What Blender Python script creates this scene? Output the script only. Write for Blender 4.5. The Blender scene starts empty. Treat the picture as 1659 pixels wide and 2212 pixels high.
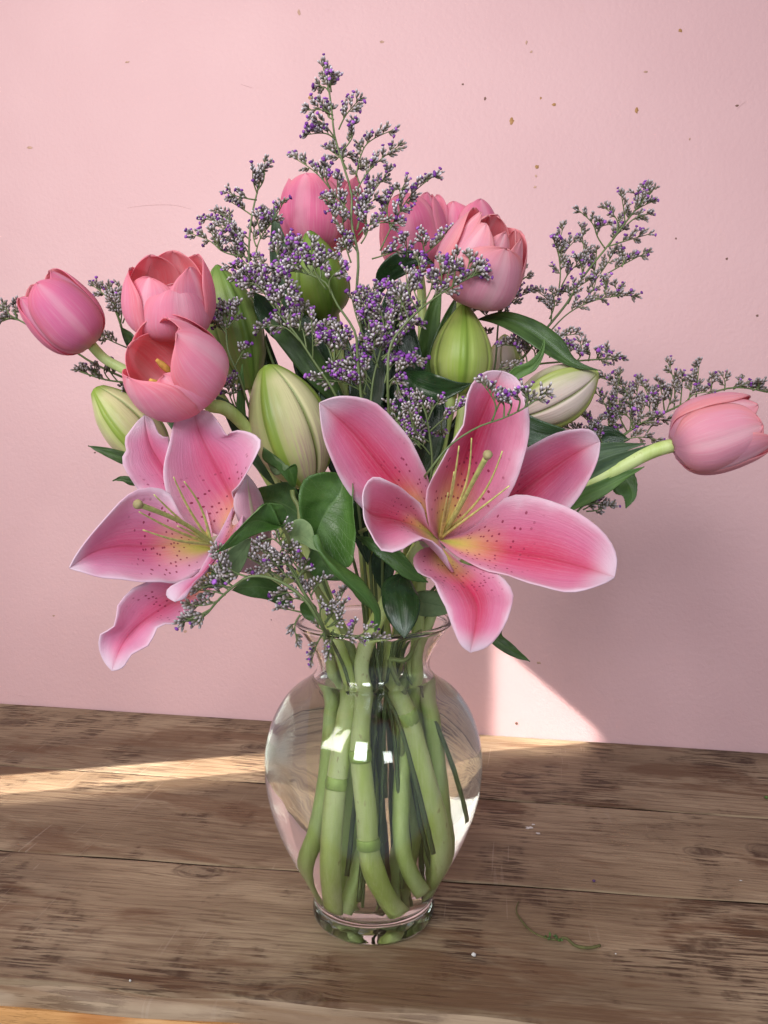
import bpy, math, random
import numpy as np
from mathutils import Vector

# ------------------------------------------------------------------ camera, world, lights, exposure
SC = bpy.context.scene
W_, H_, F_ = 1659.0, 2212.0, 1660.0            # photograph measured in 1659 x 2212 units
CAM = np.array([0.0075, -0.54, 0.323]); PITCH = math.radians(3.5)
cam_d = bpy.data.cameras.new('camera'); cam = bpy.data.objects.new('camera', cam_d)
SC.collection.objects.link(cam); SC.camera = cam
cam.location = CAM; cam.rotation_euler = (math.radians(90) - PITCH, 0, 0)
cam_d.sensor_fit = 'HORIZONTAL'; cam_d.sensor_width = 36.0; cam_d.lens = 36.0 * F_ / W_
cam_d.clip_start = 0.01; cam_d.clip_end = 50

world = bpy.data.worlds.new('World'); SC.world = world; world.use_nodes = True
bg = world.node_tree.nodes['Background']
bg.inputs[0].default_value = (0.80, 0.84, 1.0, 1); bg.inputs[1].default_value = 0.34

def area_light(name, loc, target, sx, sy, power, col=(1, 1, 1), spread=180):
    l = bpy.data.lights.new(name, 'AREA'); l.shape = 'RECTANGLE'; l.size = sx; l.size_y = sy
    l.energy = power; l.color = col; l.spread = math.radians(spread)
    o = bpy.data.objects.new(name, l); SC.collection.objects.link(o)
    o.location = loc
    o.rotation_euler = (Vector(target) - Vector(loc)).to_track_quat('-Z', 'Y').to_euler()
    return o
area_light('window_light', (-1.15, -1.05, 1.25), (-0.12, 0.40, 0.74), 0.75, 1.0, 7.6, (1.0, 0.95, 0.89), 96)
area_light('second_window_light', (-0.42, -1.75, 1.05), (0.0, 0, 0.36), 0.45, 0.7, 2.1, (0.90, 0.95, 1.0), 60)
area_light('third_window_light', (0.55, -1.9, 0.85), (0, 0, 0.3), 0.34, 0.40, 1.1, (0.97, 1.0, 0.98), 80)
# the shaft of sun that slips past the window jamb: falls on the table behind the vase and climbs the wall
SUN_D = np.array([1.0, 0.23, -0.94]); SUN_D /= np.linalg.norm(SUN_D)

SC.view_settings.view_transform = 'Standard'; SC.view_settings.look = 'None'
SC.view_settings.exposure = 0.14; SC.view_settings.gamma = 1.0
SC.view_settings.use_curve_mapping = False
SC.render.engine = 'CYCLES'
cy = SC.cycles
cy.use_denoising = True; cy.denoiser = 'OPENIMAGEDENOISE'
cy.max_bounces = 18; cy.transmission_bounces = 16; cy.transparent_max_bounces = 16; cy.diffuse_bounces = 5; cy.glossy_bounces = 6
cy.caustics_refractive = True; cy.caustics_reflective = True; cy.blur_glossy = 0.3; cy.sample_clamp_indirect = 8.0

# ------------------------------------------------------------------ pixel -> place
cp, sp = math.cos(PITCH), math.sin(PITCH)
def ray(u, v):
    a = (u - W_ / 2) / F_; b = (H_ / 2 - v) / F_
    return np.array([a, cp + b * sp, -sp + b * cp])
def P(u, v, d=0.0):                     # point seen at (u, v) that stands at depth Y = d
    r = ray(u, v); k = (d - CAM[1]) / r[1]
    return CAM + r * k
def G(u, v, z=0.0):                     # point of the table seen at (u, v)
    r = ray(u, v); k = (z - CAM[2]) / r[2]
    return CAM + r * k
W0, W1 = G(0, 1518), G(1659, 1625)
WT = (W1 - W0) / np.linalg.norm(W1 - W0); WN = np.array([WT[1], -WT[0], 0])   # wall normal towards the camera
def WP(u, v, off=0.0):                  # point of the wall seen at (u, v)
    r = ray(u, v); k = ((W0 - CAM) @ WN + off) / (r @ WN)
    return CAM + r * k
# crop converters: coordinates read in enlarged crops of the photograph
def crop(x0, y0, s):
    return lambda x, y: ((x0 + x / s) * 0.54861, (y0 + y / s) * 0.54861)
R1 = crop(0, 900, 1.659); R2 = crop(900, 200, 1.84333); R3 = crop(1600, 600, 1.50818); R4 = crop(200, 1400, 1.50818)
R5 = crop(1200, 1400, 1.27615); R6 = crop(2000, 1100, 1.62012); R7 = crop(900, 2300, 1.3825)
Q5 = crop(900, 900, 1.659); Q6 = crop(700, 1900, 2.07375); Q7 = crop(700, 600, 2.45833)

# ------------------------------------------------------------------ curves
def spline(pts, n, ts=None):
    p = np.asarray(pts, float)
    if len(p) == 2:
        t = np.linspace(0, 1, n)[:, None] if ts is None else np.asarray(ts)[:, None]
        return p[0] * (1 - t) + p[1] * t
    d = np.sqrt(np.linalg.norm(np.diff(p, axis=0), axis=1)) + 1e-9
    d = np.linalg.norm(np.diff(p, axis=0), axis=1) ** 0.75 + 1e-9
    k = np.concatenate([[0], np.cumsum(d)]); k /= k[-1]; h = np.diff(k)
    m = np.zeros_like(p); s = np.diff(p, axis=0) / h[:, None]
    m[1:-1] = (s[:-1] * h[1:, None] + s[1:] * h[:-1, None]) / (h[:-1] + h[1:])[:, None]
    m[0] = 1.5 * s[0] - 0.5 * m[1]; m[-1] = 1.5 * s[-1] - 0.5 * m[-2]
    t = np.linspace(0, 1, n) if ts is None else np.asarray(ts, float)
    i = np.clip(np.searchsorted(k, t, side='right') - 1, 0, len(p) - 2)
    x = ((t - k[i]) / h[i])[:, None]; hh = h[i][:, None]
    return ((2 * x**3 - 3 * x**2 + 1) * p[i] + (x**3 - 2 * x**2 + x) * hh * m[i]
            + (-2 * x**3 + 3 * x**2) * p[i + 1] + (x**3 - x**2) * hh * m[i + 1])
def unit(a): return a / (np.linalg.norm(a, axis=-1, keepdims=True) + 1e-12)

# ------------------------------------------------------------------ mesh building
class MB:
    def __init__(s): s.v = []; s.f = []; s.m = []; s.uv = []; s.c = []; s.n = 0
    def add(s, v, f, m=0, uv=None, c=None):
        v = np.asarray(v, float); k = len(v)
        s.v.append(v)
        s.f += [tuple(int(i) + s.n for i in q) for q in f]
        s.m += ([m] * len(f) if isinstance(m, int) else list(m))
        s.uv.append(np.zeros((k, 2)) if uv is None else np.asarray(uv, float))
        s.c.append(np.ones((k, 3)) if c is None else np.broadcast_to(np.asarray(c, float), (k, 3)))
        s.n += k
    def tube(s, pts, rad, seg=10, m=0, cap=True, c=None, n=None):
        p = np.asarray(pts, float)
        if n: p = spline(p, n)
        k = len(p)
        r = np.interp(np.linspace(0, 1, k), np.linspace(0, 1, len(np.atleast_1d(rad))), np.atleast_1d(rad)) if np.ndim(rad) else np.full(k, rad)
        t = unit(np.gradient(p, axis=0))
        a = np.array([0, 1, 0.0]) if abs(t[0] @ np.array([0, 1, 0.0])) < 0.9 else np.array([1.0, 0, 0])
        V = []
        for i in range(k):
            a = unit(a - (a @ t[i]) * t[i]); b = np.cross(t[i], a)
            th = np.arange(seg) * 2 * math.pi / seg
            V.append(p[i] + r[i] * (np.cos(th)[:, None] * a + np.sin(th)[:, None] * b))
        V = np.concatenate(V)
        f = [(i * seg + j, i * seg + (j + 1) % seg, (i + 1) * seg + (j + 1) % seg, (i + 1) * seg + j) for i in range(k - 1) for j in range(seg)]
        if cap: f += [tuple(range(seg - 1, -1, -1)), tuple((k - 1) * seg + j for j in range(seg))]
        uv = np.stack([np.tile(np.arange(seg) / seg, k), np.repeat(np.linspace(0, 1, k), seg)], 1)
        s.add(V, f, m, uv, c)
    def lathe(s, prof, seg=64, m=0, close=False):
        pr = np.asarray(prof, float); k = len(pr)
        th = np.arange(seg) * 2 * math.pi / seg
        V = np.stack([np.outer(pr[:, 0], np.cos(th)), np.outer(pr[:, 0], np.sin(th)), np.repeat(pr[:, 1][:, None], seg, 1)], -1).reshape(-1, 3)
        f = [(i * seg + j, i * seg + (j + 1) % seg, (i + 1) * seg + (j + 1) % seg, (i + 1) * seg + j) for i in range(k - 1) for j in range(seg)]
        f += [tuple(range(seg - 1, -1, -1)), tuple((k - 1) * seg + j for j in range(seg))]
        s.add(V, f, m)
    def box(s, lo, hi, m=0):
        x0, y0, z0 = lo; x1, y1, z1 = hi
        s.add([(x0,y0,z0),(x1,y0,z0),(x1,y1,z0),(x0,y1,z0),(x0,y0,z1),(x1,y0,z1),(x1,y1,z1),(x0,y1,z1)],
              [(0,3,2,1),(4,5,6,7),(0,1,5,4),(1,2,6,5),(2,3,7,6),(3,0,4,7)], m)
ROOT = {}
def obj(name, mb, mats, parent=None, smooth=True, kind=None, label=None, loc=None):
    V = np.concatenate(mb.v); base = np.zeros(3)
    if parent is not None: base = ROOT[parent.name]
    elif loc is not None: base = np.asarray(loc, float)
    me = bpy.data.meshes.new(name)
    me.from_pydata((V - base).tolist(), [], mb.f)
    for m in (mats if isinstance(mats, (list, tuple)) else [mats]): me.materials.append(m)
    me.polygons.foreach_set('material_index', np.array(mb.m, dtype=np.int32))
    me.polygons.foreach_set('use_smooth', np.full(len(me.polygons), smooth))
    li = np.zeros(len(me.loops), dtype=np.int32); me.loops.foreach_get('vertex_index', li)
    uvl = me.uv_layers.new(name='UVMap'); uvl.data.foreach_set('uv', np.concatenate(mb.uv)[li].astype(np.float32).ravel())
    C = np.concatenate(mb.c)
    if not np.allclose(C, 1):
        ca = me.color_attributes.new('Col', 'FLOAT_COLOR', 'POINT')
        ca.data.foreach_set('color', np.concatenate([C, np.ones((len(C), 1))], 1).astype(np.float32).ravel())
    me.update()
    o = bpy.data.objects.new(name, me); SC.collection.objects.link(o)
    if parent is not None: o.parent = parent
    elif loc is not None: o.location = base
    ROOT[o.name] = base
    if kind: o['kind'] = kind
    if label: o['label'] = label
    return o
def thing(name, loc, label, cat, group=None):
    o = bpy.data.objects.new(name, None); SC.collection.objects.link(o)
    o.location = loc; o.empty_display_size = 0.02; ROOT[o.name] = np.asarray(loc, float)
    return tag(o, label, cat, group)
def tag(o, label, cat, group=None):
    o['label'] = label; o['category'] = cat
    if group: o['group'] = group
    return o
def auto_smooth(o, deg=40):
    pass

def sheet_mb(L, M, R, nu=12, nv=28, thick=0.0007, ripple=(0, 3, 0), groove=0.0, face=1, bow=0.0, mb=None, serr=0.0, join=True, wave=.0005):
    """a thin petal or leaf: left edge, midrib, right edge as 3-D points; front grid, back grid and rim"""
    L, M, R = [np.asarray(a, float) for a in (L, M, R)]
    if join:
        L = np.concatenate([M[:1], L, M[-1:]]); R = np.concatenate([M[:1], R, M[-1:]])
    ts = np.linspace(0, 1, nv)
    ts = 0.5 - 0.5 * np.cos(math.pi * (0.08 + 0.92 * ts)) ; ts = (ts - ts[0]) / (ts[-1] - ts[0])
    l, m, r = spline(L, nv, ts), spline(M, nv, ts), spline(R, nv, ts)
    s = np.linspace(-1, 1, 2 * nu + 1)
    g = m[:, None, :] + (r - l)[:, None, :] / 2 * s[None, :, None] + ((r + l) / 2 - m)[:, None, :] * (s ** 2)[None, :, None]
    def normals(g):
        du = np.gradient(g, axis=1); dv = np.gradient(g, axis=0)
        n = np.cross(du, dv); n[0] = n[1]; n[-1] = n[-2]
        return unit(n)
    n = normals(g)
    mid = g.mean((0, 1)); sign = 1.0 if (n.mean((0, 1)) @ (CAM - mid)) > 0 else -1.0
    sign *= face; n = n * sign
    a, fr, ph = ripple
    tt = ts[:, None]
    amt = a * np.abs(s)[None, :] ** 2.2 * np.sin(math.pi * np.clip(tt, 0, 1)) * (np.sin(2 * math.pi * fr * tt + ph + 1.3 * np.sign(s)[None, :]) + .35*np.sin(2*math.pi*fr*2.3*tt+ph*2+np.sign(s)[None,:]*.7))
    amt = amt - groove * np.exp(-(s / 0.09) ** 2)[None, :] * np.sin(math.pi * np.clip(tt * .96 + .02, 0, 1)) ** .5
    amt = amt + bow * (1 - s ** 2)[None, :] * np.sin(math.pi * tt)
    g = g + n * amt[:, :, None]
    rw = np.random.RandomState(int(abs(m[-1] @ np.array([9173., 3391., 7717.])) * 10) % 99991); q_ = rw.rand(8) * 6.28
    wv = (np.sin(5.1 * tt + 2.1 * s[None] + q_[0]) + .7 * np.sin(9.3 * tt - 3.2 * s[None] + q_[1]) + .45 * np.sin(17 * tt + 5.5 * s[None] + q_[2]) + .3 * np.sin(29 * tt - 8 * s[None] + q_[3]))
    g = g + n * (wave * wv * np.sin(math.pi * np.clip(tt, 0, 1)) * (.35 + .65 * np.abs(s)[None]))[:, :, None]
    if serr:
        w = unit(r - l)[:, None, :] * np.sign(s)[None, :, None]
        g = g + w * (np.abs(s) > .98)[None, :, None] * (serr * (np.arange(nv) % 2))[:, None, None]
    n = normals(g) * sign
    nU = 2 * nu + 1
    back = g - n * thick
    V = np.concatenate([g.reshape(-1, 3), back.reshape(-1, 3)])
    uv1 = np.stack([np.broadcast_to((s + 1) / 2, (nv, nU)), np.broadcast_to(ts[:, None], (nv, nU))], -1).reshape(-1, 2)
    uv = np.concatenate([uv1, uv1]); off = nv * nU
    F, MI = [], []
    for i in range(nv - 1):
        for j in range(nU - 1):
            q = (i * nU + j, i * nU + j + 1, (i + 1) * nU + j + 1, (i + 1) * nU + j)
            if sign < 0: q = q[::-1]
            F.append(q); MI.append(0)
            F.append(tuple(x + off for x in q[::-1])); MI.append(1)
    ring = [(i, 0) for i in range(nv)] + [(nv - 1, j) for j in range(1, nU)] + [(i, nU - 1) for i in range(nv - 2, -1, -1)] + [(0, j) for j in range(nU - 2, 0, -1)]
    for a_, b_ in zip(ring, ring[1:] + ring[:1]):
        x, y = a_[0] * nU + a_[1], b_[0] * nU + b_[1]
        q = (x, y, y + off, x + off)
        F.append(q if sign > 0 else q[::-1]); MI.append(0)
    mb = mb or MB(); mb.add(V, F, MI, uv)
    return mb
# ------------------------------------------------------------------ materials
class NT:
    def __init__(s, name):
        s.mat = bpy.data.materials.new(name); s.mat.use_nodes = True
        s.t = s.mat.node_tree; s.t.nodes.clear()
        s.out = s.t.nodes.new('ShaderNodeOutputMaterial')
    def n(s, typ, ins=None, **props):
        o = s.t.nodes.new('ShaderNode' + typ)
        for k, v in props.items(): setattr(o, k, v)
        for k, v in (ins or {}).items(): s.set(o.inputs[k], v)
        return o
    def set(s, sock, v):
        if isinstance(v, bpy.types.Node): v = v.outputs[0]
        if isinstance(v, bpy.types.NodeSocket): s.t.links.new(v, sock)
        else:
            if sock.type == 'RGBA' and len(v) == 3: v = (*v, 1)
            sock.default_value = v
    def m(s, op, a, b=0.0, c=0.0, clamp=False):
        o = s.n('Math', {0: a, 1: b, 2: c}, operation=op); o.use_clamp = clamp; return o.outputs[0]
    def ss(s, x, lo, hi):                       # smooth step lo -> hi (either order)
        if lo < hi: o = s.n('MapRange', {'Value': x, 'From Min': lo, 'From Max': hi}, interpolation_type='SMOOTHSTEP'); return o.outputs[0]
        o = s.n('MapRange', {'Value': x, 'From Min': hi, 'From Max': lo, 'To Min': 1.0, 'To Max': 0.0}, interpolation_type='SMOOTHSTEP'); return o.outputs[0]
    def mix(s, f, a, b, blend='MIX'):
        o = s.n('Mix', data_type='RGBA', blend_type=blend); s.set(o.inputs[0], f); s.set(o.inputs[6], a); s.set(o.inputs[7], b); return o.outputs[2]
    def uv(s):
        o = s.n('UVMap'); q = s.n('SeparateXYZ', {0: o.outputs[0]}); return o.outputs[0], q.outputs[0], q.outputs[1]
    def objco(s): return s.n('TexCoord').outputs['Object']
    def scale(s, v, sc, loc=(0, 0, 0)): return s.n('Mapping', {'Vector': v, 'Scale': sc, 'Location': loc}).outputs[0]
    def noise(s, v, sc=5, det=3, rough=.5, dist=0): return s.n('TexNoise', {'Vector': v, 'Scale': sc, 'Detail': det, 'Roughness': rough, 'Distortion': dist}).outputs[0]
    def bump(s, h, st=.3, d=.001, normal=None):
        i = {'Height': h, 'Strength': st, 'Distance': d}
        if normal is not None: i['Normal'] = normal
        return s.n('Bump', i).outputs[0]
    def leafy(s, col, rough=.5, trans=.25, tcol=None, normal=None, spec=.35, sheen=0):
        i = {'Base Color': col, 'Roughness': rough, 'Specular IOR Level': spec, 'Sheen Weight': sheen}
        if normal is not None: i['Normal'] = normal
        b = s.n('BsdfPrincipled', i)
        if trans > 0:
            ti = {'Color': tcol if tcol is not None else col}
            if normal is not None: ti['Normal'] = normal
            t = s.n('BsdfTranslucent', ti)
            b = s.n('MixShader', {0: trans, 1: b.outputs[0], 2: t.outputs[0]})
        s.t.links.new(b.outputs[0], s.out.inputs[0]); return s.mat

def mat_lily(name, pale, pink, deep, back=False):
    k = NT(name); uv, x, t = k.uv()
    a = k.m('ABSOLUTE', k.m('MULTIPLY_ADD', x, 2.0, -1.0))
    oi = k.n('ObjectInfo').outputs['Random']
    off = k.n('CombineXYZ', {0: k.m('MULTIPLY', oi, 37.0), 1: k.m('MULTIPLY', oi, 19.0)}).outputs[0]
    uvo = k.n('VectorMath', {0: uv, 1: off}, operation='ADD').outputs[0]
    vein = k.noise(k.scale(uvo, (46, 2.2, 1)), 1, 4, .6)
    fine = k.noise(k.scale(uvo, (120, 30, 1)), 1, 3, .6)
    blot = k.noise(k.scale(uvo, (4, 5, 1)), 1, 3, .55)
    aw = k.m('ADD', a, k.m('MULTIPLY', k.m('SUBTRACT', blot, .5), .25))
    c = k.mix(k.ss(aw, .72, .04), pink, deep); c = k.mix(k.m('MULTIPLY', k.ss(aw, .55, 1.0), .6), c, pale)                 # deeper towards the midrib
    c = k.mix(k.m('MULTIPLY', k.ss(t, .55, .98), .45), c, pink)
    c = k.mix(k.m('MULTIPLY', k.ss(vein, .35, .8), .22), c, pale)
    c = k.mix(k.m('MULTIPLY', k.ss(a, .07, .0), .5), c, (deep[0] * .75, deep[1] * .35, deep[2] * .42))
    if not back:
        # yellow-green throat
        th = k.m('MULTIPLY', k.ss(t, .48, .08), k.ss(a, .9, .10))
        c = k.mix(k.m('MULTIPLY', th, .82), c, (.84, .66, .18))
        c = k.mix(k.m('MULTIPLY', k.m('MULTIPLY', k.ss(t, .30, .0), k.ss(a, .7, .0)), .85), c, (.58, .64, .10))
        vo = k.n('TexVoronoi', {'Vector': k.scale(uvo, (15, 32, 1)), 'Scale': 1.0, 'Randomness': 1.0}, feature='F1', voronoi_dimensions='2D')
        dot = k.ss(vo.outputs['Distance'], .24, .15)
        rnd = k.n('SeparateColor', {0: vo.outputs['Color']}).outputs[0]
        dot = k.m('MULTIPLY', dot, k.ss(rnd, .66, .70))
        dot = k.m('MULTIPLY', dot, k.m('MULTIPLY', k.ss(t, .10, .2), k.ss(t, .62, .45)))
        dot = k.m('MULTIPLY', dot, k.ss(a, .92, .75))
        c = k.mix(k.m('MULTIPLY', dot, .88), c, (.28, .012, .055))
    else:
        c = k.mix(.35, c, pale)
        c = k.mix(k.m('MULTIPLY', k.ss(t, .45, .05), .7), c, (.72, .72, .42))
        c = k.mix(k.m('MULTIPLY', k.ss(a, .16, .06), .6), c, (.55, .62, .30))
    ed = k.m('MAXIMUM', k.ss(k.m('ADD', a, k.m('MULTIPLY', k.m('SUBTRACT', blot, .5), .42)), .80, 1.10), k.m('MULTIPLY', k.ss(k.m('ADD', t, k.m('MULTIPLY', a, .10)), .84, 1.04), 1.0))
    ed = k.m('MULTIPLY', ed, k.ss(t, .12, .4))
    c = k.mix(k.m('MULTIPLY', ed, .80), c, (.88, .74, .82))
    c = k.mix(k.m('MULTIPLY', k.ss(fine, .5, .8), .12), c, (.9, .7, .78))
    nb = k.bump(k.m('ADD', k.m('MULTIPLY', vein, .7), k.m('MULTIPLY', fine, .45)), .5, .0014)
    return k.leafy(c, .55, .30, c, nb, .25, .15)

def mat_tulip(name, main, edge, streak, basec, inner=False):
    k = NT(name); uv, x, t = k.uv()
    a = k.m('ABSOLUTE', k.m('MULTIPLY_ADD', x, 2.0, -1.0))
    oi = k.n('ObjectInfo').outputs['Random']
    off = k.n('CombineXYZ', {0: k.m('MULTIPLY', oi, 31.0), 1: k.m('MULTIPLY', oi, 17.0)}).outputs[0]
    uvo = k.n('VectorMath', {0: uv, 1: off}, operation='ADD').outputs[0]
    v1 = k.noise(k.scale(uvo, (60, 2.0, 1)), 1, 4, .6); v2 = k.noise(k.scale(uvo, (14, 1.3, 1)), 1, 3, .5)
    c = k.mix(k.ss(k.m('ADD', a, k.m('MULTIPLY', k.m('SUBTRACT', v2, .5), .5)), .45, 1.0), main, edge)
    c = k.mix(k.m('MULTIPLY', k.ss(t, .72, 1.0), .7), c, edge)
    st = k.m('MULTIPLY', k.ss(k.m('ADD', a, k.m('MULTIPLY', k.m('SUBTRACT', v2, .5), .35)), .28, .02), k.ss(t, .05, .35))
    c = k.mix(k.m('MULTIPLY', st, .55), c, streak)
    c = k.mix(k.m('MULTIPLY', k.ss(v1, .45, .72), .38), c, streak)
    c = k.mix(k.m('MULTIPLY', k.ss(v2, .5, .3), .25), c, main)
    c = k.mix(k.m('MULTIPLY', k.ss(t, .26, .02), .8), c, basec)
    nb = k.bump(k.m('ADD', k.m('MULTIPLY', v1, .6), k.m('MULTIPLY', v2, .9)), .3, .0010)
    return k.leafy(c, .50, .40, c, nb, .25, .1)

def mat_leaf(name, dark, light, rough=.38, parallel=True, trans=.14, spec=.5, veinc=None, pin=11.0):
    k = NT(name); uv, x, t = k.uv()
    sx = k.m('MULTIPLY_ADD', x, 2.0, -1.0); a = k.m('ABSOLUTE', sx)
    oi = k.n('ObjectInfo').outputs['Random']
    off = k.n('CombineXYZ', {0: k.m('MULTIPLY', oi, 13.0), 1: k.m('MULTIPLY', oi, 29.0)}).outputs[0]
    uvo = k.n('VectorMath', {0: uv, 1: off}, operation='ADD').outputs[0]
    bl = k.noise(k.scale(uvo, (3, 4, 1)), 1, 4, .6)
    c = k.mix(k.ss(bl, .3, .75), dark, light)
    if parallel:
        ln = k.noise(k.scale(uvo, (48, .8, 1)), 1, 2, .5); vm = k.ss(ln, .55, .75); h = ln
        c = k.mix(k.m('MULTIPLY', vm, .3), c, light)
    else:
        y = k.m('SUBTRACT', k.m('MULTIPLY', t, pin), k.m('MULTIPLY', k.m('POWER', a, .85), pin * .22))
        y = k.m('ADD', y, k.m('MULTIPLY', k.m('SUBTRACT', k.noise(k.scale(uvo, (4, 4, 1)), 1, 2), .5), .8))
        y = k.m('ADD', y, k.m('MULTIPLY', k.ss(sx, -.01, .01), .43))
        fr = k.m('ABSOLUTE', k.m('SUBTRACT', k.m('FRACT', y), .5))
        vm = k.ss(fr, .055, .0)
        vo = k.n('TexVoronoi', {'Vector': k.scale(uvo, (22, 30, 1)), 'Scale': 1.0}, feature='DISTANCE_TO_EDGE', voronoi_dimensions='2D').outputs['Distance']
        net = k.ss(vo, .07, .0)
        vm = k.m('MAXIMUM', vm, k.m('MULTIPLY', net, .45)); h = k.m('SUBTRACT', 1.0, vm)
        c = k.mix(k.m('MULTIPLY', vm, .42), c, veinc or light)
    rib = k.ss(a, .05, .01)
    c = k.mix(k.m('MULTIPLY', rib, .6), c, veinc or light)
    c = k.mix(k.m('MULTIPLY', k.ss(a, .93, 1.0), .4), c, light)
    r = k.m('ADD', rough, k.m('MULTIPLY', k.m('SUBTRACT', bl, .5), .25))
    nb = k.bump(h, .35, .0006)
    return k.leafy(c, r, trans, light, nb, spec)

def mat_stem(name, c1, c2, c3, rough=.45, sc=1.0):
    k = NT(name); o = k.objco()
    n1 = k.noise(k.scale(o, (60 * sc, 60 * sc, 14 * sc)), 1, 4, .6); n2 = k.noise(k.scale(o, (900, 900, 30)), 1, 2)
    c = k.mix(k.ss(n1, .35, .7), c1, c2)
    c = k.mix(k.m('MULTIPLY', k.ss(n2, .5, .7), .35), c, c2)
    sp = k.noise(k.scale(o, (420, 420, 160)), 1, 2, .5)
    c = k.mix(k.m('MULTIPLY', k.m('MULTIPLY', k.ss(sp, .64, .72), k.ss(n1, .46, .62)), .55), c, c3)
    return k.leafy(c, rough, .1, c2, k.bump(n2, .2, .0004), .4)

def mat_bud(name, cream, green, flush):
    k = NT(name); uv, x, t = k.uv()
    f = k.m('ABSOLUTE', k.m('SUBTRACT', k.m('FRACT', k.m('MULTIPLY', x, 3.0)), .5))      # 0 on a rib
    v = k.noise(k.scale(uv, (90, 2.2, 1)), 1, 4, .6); b = k.noise(k.scale(uv, (9, 5, 1)), 1, 3)
    c = k.mix(k.ss(k.m('ADD', f, k.m('MULTIPLY', k.m('SUBTRACT', b, .5), .2)), .08, .36), k.mix(.5, cream, green), cream)
    c = k.mix(k.m('MULTIPLY', k.m('MULTIPLY', k.ss(t, .75, .2), k.ss(f, .06, .2)), k.ss(v, .40, .7)), c, flush)
    c = k.mix(k.m('MULTIPLY', k.ss(v, .5, .75), .3), c, green)
    c = k.mix(k.m('MULTIPLY', k.ss(f, .085, .06), .92), c, green)
    c = k.mix(k.ss(t, .86, 1.0), c, green)
    c = k.mix(k.m('MULTIPLY', k.ss(f, .46, .49), .75), c, (green[0] * .6, green[1] * .6, green[2] * .5))
    return k.leafy(c, .42, .15, c, k.bump(v, .3, .0009), .4)

def mat_attr(name, rough=.7, trans=.12):
    k = NT(name); a = k.n('Attribute', attribute_name='Col').outputs[0]
    return k.leafy(a, rough, trans, a, None, .2)

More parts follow.
